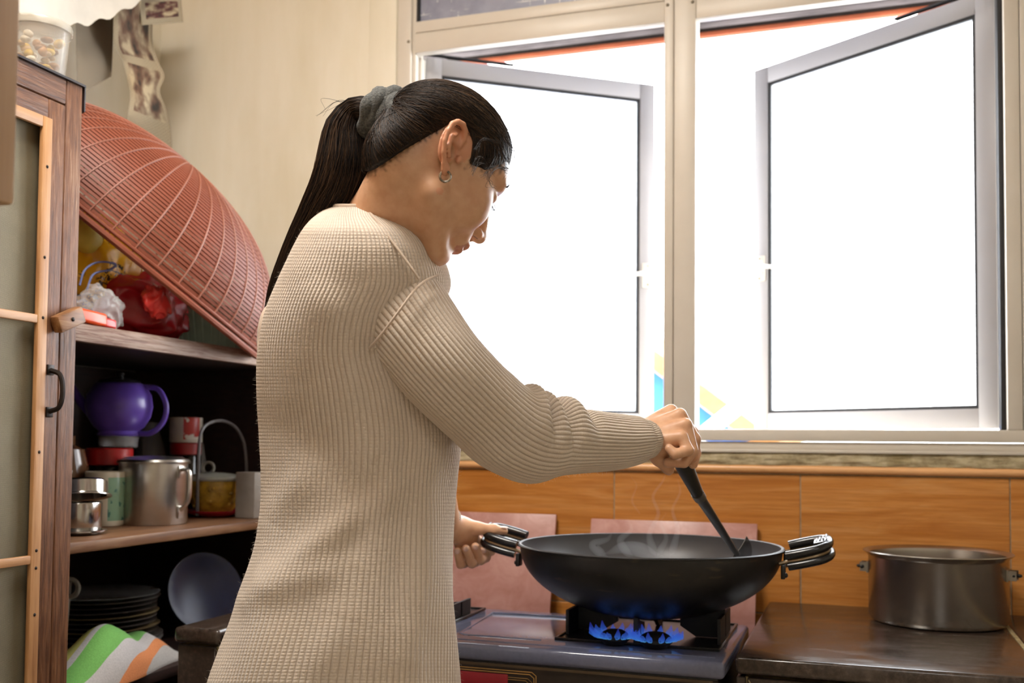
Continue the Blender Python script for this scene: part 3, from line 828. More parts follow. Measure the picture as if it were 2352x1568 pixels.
# iron pull
yh = on_x(112, 900, FX)[1]; z0, z1 = on_x(112, 950, FX)[2], on_x(112, 845, FX)[2]
pl = MB().box(FX + .001, FX + .004, yh - .008, yh + .008, z0 - .006, z0 + .012).build('pull_handle', M_iron, door, bevel=.001)
MB().box(FX + .001, FX + .004, yh - .008, yh + .008, z1 - .012, z1 + .006).build('pull_plate', M_iron, pl, bevel=.001)
MB().tube(catmull([(FX + .003, yh, z0 + .004), (FX + .02, yh + .004, z0 + .012), (FX + .026, yh + .005, (z0 + z1) / 2), (FX + .02, yh + .004, z1 - .012), (FX + .003, yh, z1 - .004)], 24), .0045, 8).build('pull_grip', M_iron, pl, smooth=True)
# dark oilcloth over the top, its corner folded down
oc = MB()
oc.box(WALL_L + .01, FX + .004, .82, Y1 + .003, CTOP, CTOP + .004)
oc.prism([(FX + .002, Y1 + .002, CTOP + .003), (FX - .20, Y1 + .002, CTOP + .003), (FX - .20, Y1 + .002, CTOP - .03), (FX - .03, Y1 + .002, CTOP - .055), (FX + .002, Y1 + .002, CTOP - .045)], (0, .003, 0))
tag(oc.build('oilcloth', plain('dark_oilcloth', '241a1c', .45, var=.2)), 'dark oilcloth on top of the mesh cabinet, corner folded over', 'cloth')

# ------------------------------------------------------------------ open shelf unit next to it
SX = -1.40; T1, T2, T3 = 1.342, .930, .640
su = empty('shelf_unit', (-1.68, 2.0, 0), 'dark brown wooden shelf unit with open compartments of kitchenware', 'shelf')
M_shelfY = wood('worn_shelf_edge', ('4a2b1c', '7c5a48', 'a08878', 'b5a093'), 'Y', 6., .5, .4, 28)
M_shelfB = wood('shelf_board_brown', ('3a2415', '6f4b30', '93704e'), 'Y', 4., .5, .2, 12)
SY0, SY1 = 1.532, 2.45
def sbox(name, mat, *b, bevel=.002): return MB().box(*b).build(name, mat, su, bevel=bevel)
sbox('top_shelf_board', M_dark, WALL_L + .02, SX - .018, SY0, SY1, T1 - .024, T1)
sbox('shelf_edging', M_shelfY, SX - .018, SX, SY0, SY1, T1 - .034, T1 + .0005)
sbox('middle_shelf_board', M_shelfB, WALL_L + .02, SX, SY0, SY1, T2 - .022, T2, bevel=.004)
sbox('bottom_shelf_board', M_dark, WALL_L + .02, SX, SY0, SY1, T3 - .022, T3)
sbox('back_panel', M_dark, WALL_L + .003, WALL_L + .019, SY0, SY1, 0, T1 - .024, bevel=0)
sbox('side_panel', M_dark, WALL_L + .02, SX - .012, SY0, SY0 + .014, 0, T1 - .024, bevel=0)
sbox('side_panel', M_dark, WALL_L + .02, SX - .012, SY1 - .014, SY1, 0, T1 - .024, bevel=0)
sbox('base_board', M_shelfB, WALL_L + .02, SX - .02, SY0 + .015, SY1 - .015, .04, .06)

# wooden cupboard hanging close to the camera on the left
hc = empty('hanging_cupboard', (-1.35, .55, 1.335), 'blurred brown wooden cupboard at the upper left edge, close to the camera', 'cupboard')
M_hc = wood('plain_brown_board', ('a07c58', 'b8946c', 'c7a680'), 'Z', 3., .6, .1, 8)
MB().box(-1.975, -.736, .36, .744, 1.335, CEIL - .001).build('cupboard_body', M_hc, hc, bevel=.004)
MB().box(-1.95, -.76, .745, .752, 1.36, CEIL - .03).build('cupboard_door', M_hc, hc, bevel=.002)
# ------------------------------------------------------------------ helpers for soft and round things
def noise3(P, freq, seed, n=10):
    r2 = np.random.default_rng(seed); D = r2.normal(size=(n, 3)); D /= np.linalg.norm(D, axis=1)[:, None]
    ph = r2.random(n) * 6.28; fr = freq * (.6 + r2.random(n) * 1.2)
    return sum(np.sin((P @ D[i]) * fr[i] + ph[i]) for i in range(n)) / n ** .5
def ridged(P, freq, seed, n=7):
    r2 = np.random.default_rng(seed); D = r2.normal(size=(n, 3)); D /= np.linalg.norm(D, axis=1)[:, None]
    ph = r2.random(n) * 6.28
    return sum(1 - np.abs(np.sin((P @ D[i]) * freq * (.7 + .6 * i / n) + ph[i])) for i in range(n)) / n
def crumpled(name, c, r, seed, mat, amp=.25, freq=40, label=None, cat=None, floor=None, nu=72, nv=44, squash=2., parent=None, group=None):
    """a crumpled bag: ball with folds, flattened where it rests"""
    c = np.array(c, float); r = np.array(r, float)
    th = np.linspace(0, 2 * math.pi, nu, endpoint=False); ph = np.linspace(-math.pi / 2 + .04, math.pi / 2 - .04, nv)
    A, B = np.meshgrid(th, ph, indexing='ij')
    S = np.stack([np.cos(B) * np.cos(A), np.cos(B) * np.sin(A), np.sin(B)], -1).reshape(-1, 3)
    P = S * r
    w = P + .012 * np.stack([noise3(P, freq * .7, seed + k) for k in range(3)], -1)
    k = 1 + amp * (ridged(w, freq, seed) - .5) * 1.5 + amp * .45 * (ridged(w, freq * 2.3, seed + 4) - .5) + amp * .4 * noise3(w, freq * .3, seed + 9)
    V = c + P * k[:, None]
    if floor is not None: V[:, 2] = np.maximum(V[:, 2], floor + .0006)
    i = np.arange(nu * nv).reshape(nu, nv); j = np.roll(i, -1, axis=0)
    q = np.stack([i[:, :-1], j[:, :-1], j[:, 1:], i[:, 1:]], -1).reshape(-1, 4)
    o = link_mesh(name, np_mesh(name, V, q), mat, parent, smooth=True)
    return tag(o, label, cat, group)
def plastic(name, hexc, rough=.3, alpha=None, trans=0.):
    t = NT(name); n = t.noise(t.coord((1, 1, 1)), 25, 3); c = lin(hexc)
    t.set(t.ramp(n, [(.3, tuple(x * .8 for x in c)), (.7, c)]), rough)
    if alpha is not None: t.p.inputs['Alpha'].default_value = alpha
    if trans: t.p.inputs['Transmission Weight'].default_value = trans
    return t.m

# ------------------------------------------------------------------ red-brown slatted food cover on the top shelf
M_cover = plain('red_brown_plastic', '8a4832', .55, var=.1, scale=8)
M_cover_rib = plain('red_brown_plastic_rib', '99604c', .5, var=.1, scale=8)
DC = 2.34
cc = at(272, 563, DC); sc = DC / F_PX
_rd = cc - _O; _rd /= np.linalg.norm(_rd); _ur = _U - _rd * (_U @ _rd); _ur /= np.linalg.norm(_ur); _rr = np.cross(_rd, _ur)
e1_ = (_rr * .78 - _ur * .625); e1_ /= np.linalg.norm(e1_)          # along the visible rim line, towards the shelf
ax_ = (_rr * .625 + _ur * .78); ax_ /= np.linalg.norm(ax_)           # dome axis
e2_ = np.cross(ax_, e1_)                                           # depth direction
RR, HH = 396 * sc, 247 * sc
cov = empty('food_cover', tuple(cc + e1_ * RR), 'red-brown slatted plastic food cover tipped over bags on the top shelf', 'food cover')
def dome(t, a, k=1.):
    """t: 0 rim .. 1 apex, a: around"""
    ph = t * math.pi / 2
    return cc + k * (RR * math.cos(ph) ** .92 * (math.cos(a) * e1_ + .72 * math.sin(a) * e2_) + HH * math.sin(ph) * ax_)
NA = 96
slats = MB(); nb = 42
for b in range(nb):
    t0 = (b + .12) / nb * .96; t1 = (b + .84) / nb * .96
    ring = [dome(t, 2 * math.pi * k / NA, kk) for (t, kk) in ((t0, 1.), (t1, 1.), (t1, .990), (t0, .990)) for k in range(NA)]
    fs = []
    for s in range(4):
        s2 = (s + 1) % 4
        fs += [(s * NA + k, s * NA + (k + 1) % NA, s2 * NA + (k + 1) % NA, s2 * NA + k) for k in range(NA)]
    slats.add(ring, fs)
o = slats.build('slat', M_cover, cov, smooth=True); o['kind'] = 'stuff'
MB().tube([dome(.0, 2 * math.pi * k / NA, 1.008) for k in range(NA)], .0075, 8, closed=True).build('rim', M_cover, cov, smooth=True)
MB().tube([dome(.035, 2 * math.pi * k / NA, 1.004) for k in range(NA)], .0045, 8, closed=True).build('rim', M_cover, cov, smooth=True)
for k in range(44):
    a = 2 * math.pi * (k + .5) / 44
    MB().tube([dome(t, a, 1.001) for t in np.linspace(.0, .97, 22)], .0021, 6).build('rib', M_cover_rib, cov, smooth=True)
cap = [dome(.965, 2 * math.pi * k / 32, 1.001) for k in range(32)]
MB().add(cap + [dome(1., 0, 1.004)], [(k, (k + 1) % 32, 32) for k in range(32)]).build('crown_disc', M_cover, cov, smooth=True)

# ------------------------------------------------------------------ bags and odds on the top shelf
def yellow_print():
    t = NT('yellow_printed_bag'); v = t.coord((1, 1, 1))
    n = t.noise(v, 16, 3, .5, .3)
    wv = t.n('ShaderNodeTexWave'); wv.wave_type = 'BANDS'; wv.bands_direction = 'Z'; wv.inputs['Scale'].default_value = 22; wv.inputs['Distortion'].default_value = 9; wv.inputs['Detail'].default_value = 3; wv.inputs['Detail Scale'].default_value = 5
    t.l(v, wv.inputs['Vector'])
    ink = t.ramp(wv.outputs[0], [(.62, (0, 0, 0)), (.66, (1, 1, 1))]); reg = t.ramp(t.noise(v, 9, 2), [(.5, (0, 0, 0)), (.53, (1, 1, 1))])
    c = t.mix(t.mix(1., ink, reg, 'MULTIPLY'), t.ramp(n, [(.3, lin('d39310')), (.7, lin('efb51e'))]), lin('2b1c08'))
    t.set(c, .3); return t.m
b0 = on_x(238, 590, -1.56)
crumpled('plastic_bag', (b0[0] - .02, b0[1] - .02, T1 + .135), (.11, .135, .14), 3, yellow_print(), .24, 46, 'yellow plastic bag with black printing under the food cover', 'bag', T1, 96, 60)
b1 = on_x(205, 545, -1.52)
crumpled('paper_packet', (b1[0], b1[1] - .01, b1[2] + .005), (.03, .045, .045), 5, plain('pale_yellow_paper', 'd0b445', .5), .12, 30, 'pale yellow packet on the yellow bag beside the cabinet post', 'packet')
M_redbag = plastic('red_carrier_bag', 'a3141d', .25)
b2 = on_x(345, 715, -1.50)
crumpled('plastic_bag', (b2[0] - .02, b2[1], T1 + .068), (.085, .155, .085), 11, M_redbag, .30, 46, 'large red plastic carrier bag on the top shelf', 'bag', T1, 96, 60)
b3 = on_x(365, 690, -1.41)
crumpled('bag_knot', (b3[0], b3[1], b3[2]), (.018, .033, .036), 21, plastic('bright_red_bag_knot', 'd93a36', .25), .55, 130, 'bright red knotted handle on top of the red carrier bag', 'bag')
def clear_plastic():
    t = NT('clear_plastic_bag'); t.set((.7, .68, .68), .12); t.p.inputs['Alpha'].default_value = .28
    t.bump(t.noise(t.coord((1, 1, 1)), 60, 3), .5, .004); return t.m
M_clear = clear_plastic()
b4 = on_x(232, 700, -1.43)
crumpled('plastic_bag', (b4[0], b4[1], T1 + .038), (.022, .055, .040), 31, M_clear, .6, 110, 'small crumpled clear plastic bag beside the turn button', 'bag', T1)
b5 = on_x(300, 600, -1.48)
wr = MB().tube(catmull([on_x(x, y, -1.47) for x, y in ((183, 655), (195, 620), (225, 602), (265, 606), (255, 618), (215, 630), (200, 665))], 40), .0022, 6)
tag(wr.build('plastic_tie', plastic('blue_clear_tie', '7c86b8', .2), smooth=True), 'bluish plastic tie strip looped in front of the yellow bag', 'tie')
o = on_x(206, 734, -1.41)
sc_ = empty('utility_knife', (o[0], o[1], T1), 'bright orange plastic handled cutter on the shelf edge', 'knife')
MB().obox((o[0], o[1], T1 + .016), (.010, 0, 0), (0, .040, -.002), (0, 0, .013)).build('handle', plastic('orange_plastic', 'f0541c', .3), sc_, bevel=.006, seg=3)
MB().obox((o[0] + .002, o[1] + .045, T1 + .010), (.007, 0, 0), (0, .022, -.001), (0, 0, .009)).build('cap', plastic('red_plastic', 'd8322c', .3), sc_, bevel=.004, seg=3)
# green-grey ribbed basket
bk = on_x(500, 760, -1.54); bc_ = (bk[0], bk[1], T1 + .0005)
bas = empty('basket', bc_, 'grey-green ribbed plastic basket at the right end of the top shelf', 'basket')
M_bas = plastic('grey_green_plastic', '7c8672', .45)
MB().lathe([(0, 0), (.10, 0), (.118, .10), (.122, .104), (.122, .108), (.114, .108), (.096, .005), (0, .005)], 40, bc_).build('basket_body', M_bas, bas, smooth=True)
for k in range(34):
    a = 2 * math.pi * k / 34; d = np.array([math.cos(a), math.sin(a), 0])
    MB().tube([np.array(bc_) + d * .1015 + np.array([0, 0, .004]), np.array(bc_) + d * .1195 + np.array([0, 0, .10])], .0024, 5).build('rib', M_bas, bas)
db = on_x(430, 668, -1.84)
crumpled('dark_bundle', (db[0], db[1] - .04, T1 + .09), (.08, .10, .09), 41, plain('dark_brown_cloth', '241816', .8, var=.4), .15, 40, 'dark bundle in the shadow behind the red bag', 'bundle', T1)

# ------------------------------------------------------------------ middle shelf
def lathe_thing(name, prof, c, mat, label, cat, n=48, part=None):
    e = empty(name, tuple(c), label, cat)
    return e, MB().lathe(prof, n, c).build(part or (name + '_body'), mat, e, smooth=True)
M_alum = brushed('aluminium_mug', ('bdb8b0', 'c6c2ba'), .3, (1, 1, 6))
z = T2 + .0008
# aluminium mug pot
pc_ = on_z(367, 1203, T2); c = (pc_[0] - .02, pc_[1], z); d_ = np.linalg.norm(np.array(c) - _O); R0 = 80 * 2.28 / F_PX
e, body = lathe_thing('mug_pot', [(0, 0), (R0 - .003, 0), (R0, .004), (R0, .140), (R0 - .003, .142), (R0 - .003, .006), (0, .004)], c, M_alum, 'tall aluminium mug pot with lid and side handle on the middle shelf', 'pot', 56, 'pot_body')
MB().lathe([(R0 + .004, .139), (R0 + .005, .143), (R0 + .002, .148), (R0 - .008, .150), (R0 - .014, .154), (0, .157)], 56, c).build('lid', M_alum, e, smooth=True)
hd = np.array([math.cos(-.35), math.sin(-.35) + .8, 0]); hd = _R * 1.; hd = np.array([hd[0], hd[1], 0]) / np.linalg.norm(hd[:2]); hd = hd * .93 - np.array([_fw[0], _fw[1], 0]) * .36
C = np.array(c)
MB().tube(catmull([C + hd * (R0 - .002) + np.array([0, 0, .126]), C + hd * (R0 + .022) + np.array([0, 0, .124]), C + hd * (R0 + .026) + np.array([0, 0, .10]), C + hd * (R0 + .022) + np.array([0, 0, .055]), C + hd * (R0 - .001) + np.array([0, 0, .030])], 30), .0075, 10, flat=.55).build('handle', M_alum, e, smooth=True)
for zq in (.12, .028): MB().obox(C + hd * (R0 + .001) + np.array([0, 0, zq]), hd * .003, np.cross(hd, [0, 0, 1]) * .010, np.array([0, 0, .014])).build('handle_mount', M_alum, e, bevel=.001)
# cream mug with green panel
def mug_mat():
    t = NT('cream_mug_green_panel'); tc = t.n('ShaderNodeTexCoord'); sp = t.n('ShaderNodeSeparateXYZ'); t.l(tc.outputs['Object'], sp.inputs[0])
    an = t.math('ARCTAN2', sp.outputs[1], sp.outputs[0])
    m = t.math('MULTIPLY', t.math('GREATER_THAN', an, -.75), t.math('LESS_THAN', an, .35))
    zz_ = t.math('MULTIPLY', t.math('GREATER_THAN', sp.outputs[2], .012), t.math('LESS_THAN', sp.outputs[2], .108))
    f = t.math('MULTIPLY', m, zz_)
    wv = t.ramp(t.noise(t.coord((1, 1, 1)), 55, 2), [(.60, (0, 0, 0)), (.64, (1, 1, 1))])
    g = t.mix(wv, lin('8fb79a'), lin('4f7f77'))
    t.set(t.mix(f, lin('ddd5c0'), g), .25); return t.m
mg = on_z(232, 1206, T2); c = (mg[0] + .01, mg[1], z)
e, body = lathe_thing('mug', [(0, 0), (.040, 0), (.043, .004), (.0445, .118), (.043, .121), (.041, .118), (.040, .006), (0, .005)], c, mug_mat(), 'cream ceramic mug with a pale green panel beside the aluminium pot', 'mug', 40, 'mug_body')
hC = np.array(c) + np.array([-.043, -.012, 0])
MB().tube(catmull([hC + np.array([0, 0, .10]), hC + np.array([-.025, -.008, .09]), hC + np.array([-.028, -.01, .055]), hC + np.array([0, 0, .025])], 20), .006, 8).build('handle', plain('cream_glaze', 'ddd5c0', .25), e, smooth=True)
# two small steel pans at the post
sp_ = on_z(188, 1226, T2); c = (sp_[0], sp_[1] - .012, z)
R1 = .046
e, body = lathe_thing('steel_cup', [(0, 0), (R1 - .004, 0), (R1 - .001, .004), (R1, .062), (R1 - .001, .065), (R1 - .003, .062), (R1 - .004, .006), (0, .005)], c, M_steel2, 'small steel cup at the cabinet post under a tilted steel pan', 'cup', 40, 'cup_body')
MB().lathe([(R1, .004), (R1 + .010, .006), (R1 + .010, .009), (R1, .008)], 40, c).build('base_flange', M_steel2, e, smooth=True)
tc_ = (c[0] + .002, c[1] + .004, c[2] + .066); ax3 = np.array(Matrix.Rotation(-.16, 3, 'Y') @ Matrix.Rotation(-.12, 3, 'X'))
e = empty('steel_pan', tc_, 'small polished steel pan resting tilted on the steel cup', 'pan')
MB().lathe([(0, .036), (R1 + .001, .036), (R1 + .006, .032), (R1 + .006, .008), (R1 + .014, .004), (R1 + .014, .002), (R1 + .004, .004), (R1 + .003, .031), (0, .033)], 40, np.array(tc_) + np.array([0, 0, .006]), axis=ax3).build('pan_body', M_steel2, e, smooth=True)
cu = (c[0] - .055, c[1] - .005, z)
e, body = lathe_thing('tea_cup', [(0, 0), (.020, 0), (.024, .08), (.032, .128), (.030, .128), (.02, .08), (0, .006)], cu, plain('white_porcelain_blue', 'd9d9d6', .2), 'white porcelain cup with blue print peeping behind the steel pan', 'cup', 32, 'cup_body')
MB().lathe([(.0275, .106), (.0305, .122), (.0303, .1225), (.0272, .106)], 32, cu).build('blue_print', plain('blue_print', '7d8fb5', .3, var=.8, scale=90), e, smooth=True)
# jar with red lid, glass and the purple teapot on it
M_darkglass = plain('dark_jar_contents', '1d1512', .12, var=.3)
jr = on_x(250, 1100, -1.70); c = (jr[0], jr[1], z)
e, body = lathe_thing('glass_jar', [(0, 0), (.05, 0), (.052, .01), (.052, .125), (.045, .135), (0, .135)], c, M_darkglass, 'dark glass jar with red lid under the purple teapot', 'jar', 40, 'jar_body')
MB().lathe([(.050, .132), (.0535, .134), (.0535, .170), (.050, .173), (0, .173)], 40, c).build('lid', plastic('red_jar_lid', 'b21a18', .35), e, smooth=True)
jc = (c[0] + .015, c[1] + .012, c[2] + .1735)
M_clearglass = NT('clear_glass'); M_clearglass = M_clearglass.set((.5, .5, .5), .05, Alpha=.22)
e, body = lathe_thing('glass_tumbler', [(0, .002), (.044, .002), (.046, .028), (.043, .028), (.041, .005), (0, .005)], jc, M_clearglass, 'short clear glass dish between red jar lid and purple teapot', 'dish', 32, 'dish_body')
tp = (jc[0], jc[1], jc[2] + .0285)
M_purple = plastic('purple_plastic', '6a4fb4', .28)
e, body = lathe_thing('teapot', [(0, 0), (.048, 0), (.050, .004), (.046, .012), (.058, .022), (.072, .045), (.077, .070), (.073, .098), (.060, .120), (.052, .126), (.048, .126), (0, .122)], tp, M_purple, 'round purple plastic teapot with ring handle on the jar stack', 'teapot', 48, 'teapot_body')
hd2 = np.array([_R[0], _R[1], 0]); hd2 /= np.linalg.norm(hd2); TP = np.array(tp)
MB().tube(catmull([TP + hd2 * .058 + np.array([0, 0, .118]), TP + hd2 * .092 + np.array([0, 0, .112]), TP + hd2 * .112 + np.array([0, 0, .075]), TP + hd2 * .106 + np.array([0, 0, .035]), TP + hd2 * .078 + np.array([0, 0, .008]), TP + hd2 * .048 + np.array([0, 0, .006])], 36), .0065, 10).build('handle', M_purple, e, smooth=True)
MB().tube(catmull([TP - hd2 * .06 + np.array([0, 0, .05]), TP - hd2 * .095 + np.array([0, 0, .085]), TP - hd2 * .115 + np.array([0, 0, .12])], 16), [.016 - .0006 * k for k in range(16)], 12).build('spout', M_purple, e, smooth=True)
MB().lathe([(.050, .124), (.046, .132), (.02, .140), (.008, .142), (.011, .15), (.0, .154)], 32, tp).build('lid', plain('dark_lid', '1f1b22', .3), e, smooth=True)
# jar with red lid carrying a red and white tin
jr = on_x(426, 1050, -1.70); c = (jr[0], jr[1], z)
e, body = lathe_thing('glass_jar', [(0, 0), (.038, 0), (.04, .008), (.04, .15), (.034, .158), (0, .158)], c, M_darkglass, 'dark glass jar with red lid carrying the red and white tin', 'jar', 36, 'jar_body')
MB().lathe([(.037, .155), (.0405, .157), (.0405, .184), (.037, .187), (0, .187)], 36, c).build('lid', plastic('dark_red_jar_lid', '9a1818', .35), e, smooth=True)
def tin_mat():
    t = NT('red_white_tin'); tc = t.n('ShaderNodeTexCoord'); sp = t.n('ShaderNodeSeparateXYZ'); t.l(tc.outputs['Object'], sp.inputs[0])
    an = t.math('ARCTAN2', sp.outputs[1], sp.outputs[0])
    f = t.math('MULTIPLY', t.math('LESS_THAN', t.math('ABSOLUTE', t.math('ADD', an, .55)), .55), t.math('GREATER_THAN', sp.outputs[2], .008))
    w = t.ramp(t.noise(t.coord((1, 1, 1)), 38, 2), [(.56, (0, 0, 0)), (.6, (1, 1, 1))])
    t.set(t.mix(f, lin('c9bfae'), t.mix(w, lin('b02a22'), lin('d9cfc0'))), .35); return t.m
tcn = (c[0], c[1], c[2] + .1875)
e, body = lathe_thing('food_tin', [(0, 0), (.041, 0), (.042, .002), (.042, .066), (.041, .068), (0, .067)], tcn, tin_mat(), 'red and white printed tin standing on a red jar lid', 'tin', 40, 'tin_body')
MB().lathe([(.0418, .0655), (.0428, .067), (.0418, .0685), (.0405, .0685)], 40, tcn).build('tin_rim', M_steel2, e, smooth=True)
# clear bottle-like jar between
gb = on_x(345, 1000, -1.80); c = (gb[0], gb[1], z)
e, body = lathe_thing('glass_bottle', [(0, 0), (.045, 0), (.047, .01), (.047, .15), (.03, .20), (.024, .215), (.024, .24), (0, .24)], c, M_clearglass, 'clear glass bottle behind the purple teapot handle', 'bottle', 36, 'bottle_body')
crumpled('plastic_wrap', (c[0] + .10, c[1] + .055, z + .10), (.03, .03, .10), 51, M_clear, .2, 50, 'crumpled clear plastic wrap behind the aluminium pot', 'bag', T2)
db_ = on_x(285, 950, -1.88); c = (-1.88, db_[1], z)
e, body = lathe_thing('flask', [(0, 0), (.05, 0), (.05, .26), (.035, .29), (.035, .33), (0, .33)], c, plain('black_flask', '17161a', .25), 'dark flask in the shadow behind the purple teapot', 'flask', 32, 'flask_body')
e, body = lathe_thing('clay_pot', [(0, 0), (.045, 0), (.06, .05), (.062, .12), (.05, .17), (.03, .18), (.03, .20), (0, .20)], (-1.72, on_x(140, 1030, -1.72)[1], z), plain('dark_brown_glaze', '5a3d28', .15), 'brown glazed clay pot half hidden by the cabinet post', 'pot', 36, 'pot_body')
# amber bowl with lid on a red plate
am = on_z(507, 1186, T2); c = (am[0] - .02, am[1] - .0, z)
e, body = lathe_thing('plate', [(0, .0), (.05, 0), (.078, .012), (.080, .015), (.078, .016), (.05, .005), (0, .004)], c, plastic('red_plate', 'a51a28', .25), 'small red plate under the amber bowl', 'plate', 48, 'plate_body')
ca = (c[0], c[1], c[2] + .0052)
M_amber = plain('amber_glass', 'a9842c', .12, var=.35, scale=45, spec=.7)
e, body = lathe_thing('amber_bowl', [(0, 0), (.036, 0), (.052, .014), (.064, .045), (.068, .085), (.066, .087), (.06, .045), (0, .01)], ca, M_amber, 'amber glass bowl with grey lid and ring knob on the middle shelf', 'bowl', 48, 'bowl_body')
ld = MB().lathe([(.071, .086), (.073, .090), (.070, .096), (.05, .103), (.02, .107), (0, .108)], 48, ca).build('lid', plain('grey_glass_lid', '9a988c', .2), e, smooth=True)
MB().tube([np.array(ca) + np.array([-.02, 0, .118]) + .014 * (math.cos(a) * hd2 + math.sin(a) * np.array([0, 0, 1.])) for a in np.linspace(0, 2 * math.pi, 20, endpoint=False)], .004, 8, closed=True).build('ring_knob', plain('grey_knob', '86847c', .3), ld, smooth=True)
for k in range(26):
    a = random.uniform(0, 6.28); q_ = random.uniform(.02, .07); rr = np.interp(q_, [.014, .045, .085], [.052, .064, .068])
    MB().ball(np.array(ca) + np.array([rr * math.cos(a), rr * math.sin(a), q_]), .0045, 8, 6).build('moulded_bead', M_amber, e, smooth=True)
wp_ = [on_x(x, y, -1.575) for x, y in ((455, 1090), (457, 1030), (463, 990), (480, 972), (510, 966), (540, 980), (558, 1010), (564, 1045), (566, 1090))]
wp_ = [np.array([wp_[0][0], wp_[0][1], T2 + .006])] + wp_ + [np.array([wp_[-1][0], wp_[-1][1], T2 + .006])]
tag(MB().tube(catmull(wp_, 60), .004, 8).build('wire_handle', plain('grey_plastic_wire', '6b6767', .4), smooth=True), 'grey wire handle arching up behind the amber bowl', 'handle')
bx = on_z(582, 1192, T2)
tag(MB().box(bx[0] - .06, bx[0] - .005, bx[1] + .01, bx[1] + .05, z, z + .115).build('carton', plain('grey_white_carton', '8f8880', .6), bevel=.002), 'small grey-white carton at the right end of the middle shelf', 'carton')

# ------------------------------------------------------------------ bottom shelf: plates, blue plate, cup, striped cloth
z = T3 + .0008
pl_ = (-1.70, 2.015, 0)
M_plates = [plain('plate_glaze_%d' % k, h, .2, var=.06) for k, h in enumerate(('8b8d90', '6f6a66', '8a7a5c', '5b5654'))]
zz = z
for k in range(11):
    mat = M_plates[(0, 1, 3, 2, 3, 1, 2, 3, 3, 1, 0)[k]]
    rad = .133 - .002 * (k % 3)
    ordn = ('topmost', 'second', 'third', 'fourth', 'fifth', 'sixth', 'seventh', 'eighth', 'ninth', 'tenth', 'lowest')[10 - k]
    tone = ('pale grey', 'grey', 'dark grey', 'tan', 'dark grey', 'grey', 'tan', 'dark grey', 'dark grey', 'grey', 'pale grey')[k]
    lab = '%s plate, %s of the stack on the bottom shelf' % (tone, ordn if ordn in ('topmost', 'lowest') else ordn + ' from the top')
    o = MB().lathe([(0, .0), (.06, 0), (.065, .003), (rad, .015), (rad + .001, .0165), (rad - .001, .0172), (.062, .0055), (0, .004)], 56, (pl_[0] + random.uniform(-.006, .006), pl_[1] + random.uniform(-.006, .006), zz)).build('plate', mat, smooth=True)
    tag(o, lab, 'plate', 'plates stacked on the bottom shelf')
    zz += .0108
# tea cup on the stack at the post
c = (-1.685, 1.835, z)
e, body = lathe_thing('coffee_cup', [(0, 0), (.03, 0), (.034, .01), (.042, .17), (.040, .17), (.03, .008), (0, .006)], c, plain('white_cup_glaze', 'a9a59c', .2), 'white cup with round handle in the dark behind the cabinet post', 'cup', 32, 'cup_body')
hc_ = on_x(160, 1350, -1.645)
MB().tube([hc_ + .019 * (math.cos(a) * hd2 + math.sin(a) * np.array([0, 0, 1.])) for a in np.linspace(0, 2 * math.pi, 24, endpoint=False)], .0055, 8, closed=True).build('handle', plain('white_cup_glaze', 'a9a59c', .2), e, smooth=True)
bp = on_x(482, 1425, -1.56)
nrm = np.array([.83, -.45, .33]); nrm /= np.linalg.norm(nrm); tx = np.cross([0, 0, 1.], nrm); tx /= np.linalg.norm(tx); ty = np.cross(nrm, tx)
Rb = .10; cb_ = np.array([bp[0] - .02, bp[1], z + Rb * ty[2] + .004])
o = MB().lathe([(0, 0), (.06, 0), (.085, .010), (Rb, .013), (Rb, .0165), (.084, .014), (.06, .004), (0, .004)], 48, cb_, axis=np.stack([tx, ty, nrm], 1)).build('plate', plastic('blue_melamine', '14285e', .3), smooth=True)
tag(o, 'dark blue plate standing on edge behind the counter wing', 'plate')
def cloth_mat():
    t = NT('striped_tea_towel'); tc = t.n('ShaderNodeTexCoord'); sp = t.n('ShaderNodeSeparateXYZ'); t.l(tc.outputs['UV'], sp.inputs[0])
    c = t.ramp(sp.outputs[0], [(0., lin('b9a24c')), (.20, lin('9c9a52')), (.32, lin('aaa7a8')), (.40, lin('6aa552')), (.66, lin('b3afae')), (.80, lin('cf8250')), (.90, lin('aeaaa6'))], 'CONSTANT')
    w = t.noise(t.coord((1, 1, 1)), 320, 2)
    t.set(t.mix(.25, c, t.ramp(w, [(.3, (.3, .3, .3)), (.7, (1, 1, 1))]), 'MULTIPLY'), .9); t.bump(w, .3, .002); return t.m
nu, nv = 90, 70
U_, V_ = np.meshgrid(np.linspace(0, 1, nu), np.linspace(0, 1, nv), indexing='ij')
CY = 1.60 + .36 * U_; CX = -1.405 - .165 * V_ + .02 * np.sin(U_ * 5)
hump = .105 * np.exp(-((CY - 1.735) / .11) ** 2) + .05 * np.exp(-((CY - 1.90) / .06) ** 2)
CZ_ = T3 + .004 + hump * np.sin(np.clip(V_ * 1.15, 0, 1) * math.pi) ** .7 + .006 * (vnoise(U_ * 9, V_ * 6, 14) - .3) * (V_ > .03)
CZ_ = np.maximum(CZ_, T3 + .002)
Vc = np.stack([CX, CY, CZ_], -1).reshape(-1, 3); lo = Vc.copy(); lo[:, 2] = np.maximum(lo[:, 2] - .004, T3 + .0005)
ii = np.arange(nu * nv).reshape(nu, nv); qc = np.stack([ii[:-1, :-1], ii[1:, :-1], ii[1:, 1:], ii[:-1, 1:]], -1).reshape(-1, 4)
# stripes run diagonally over the heap
uvc = np.stack([np.clip(.38 * U_ - 1.05 * V_ + .70, 0, .999), V_], -1).reshape(-1, 2)
o = link_mesh('tea_towel', np_mesh('tea_towel', np.concatenate([Vc, lo]), np.concatenate([qc, qc[:, ::-1] + nu * nv]), np.concatenate([uvc, uvc])), cloth_mat(), smooth=True)
tag(o, 'crumpled tea towel striped green, grey and orange on the bottom shelf', 'towel')

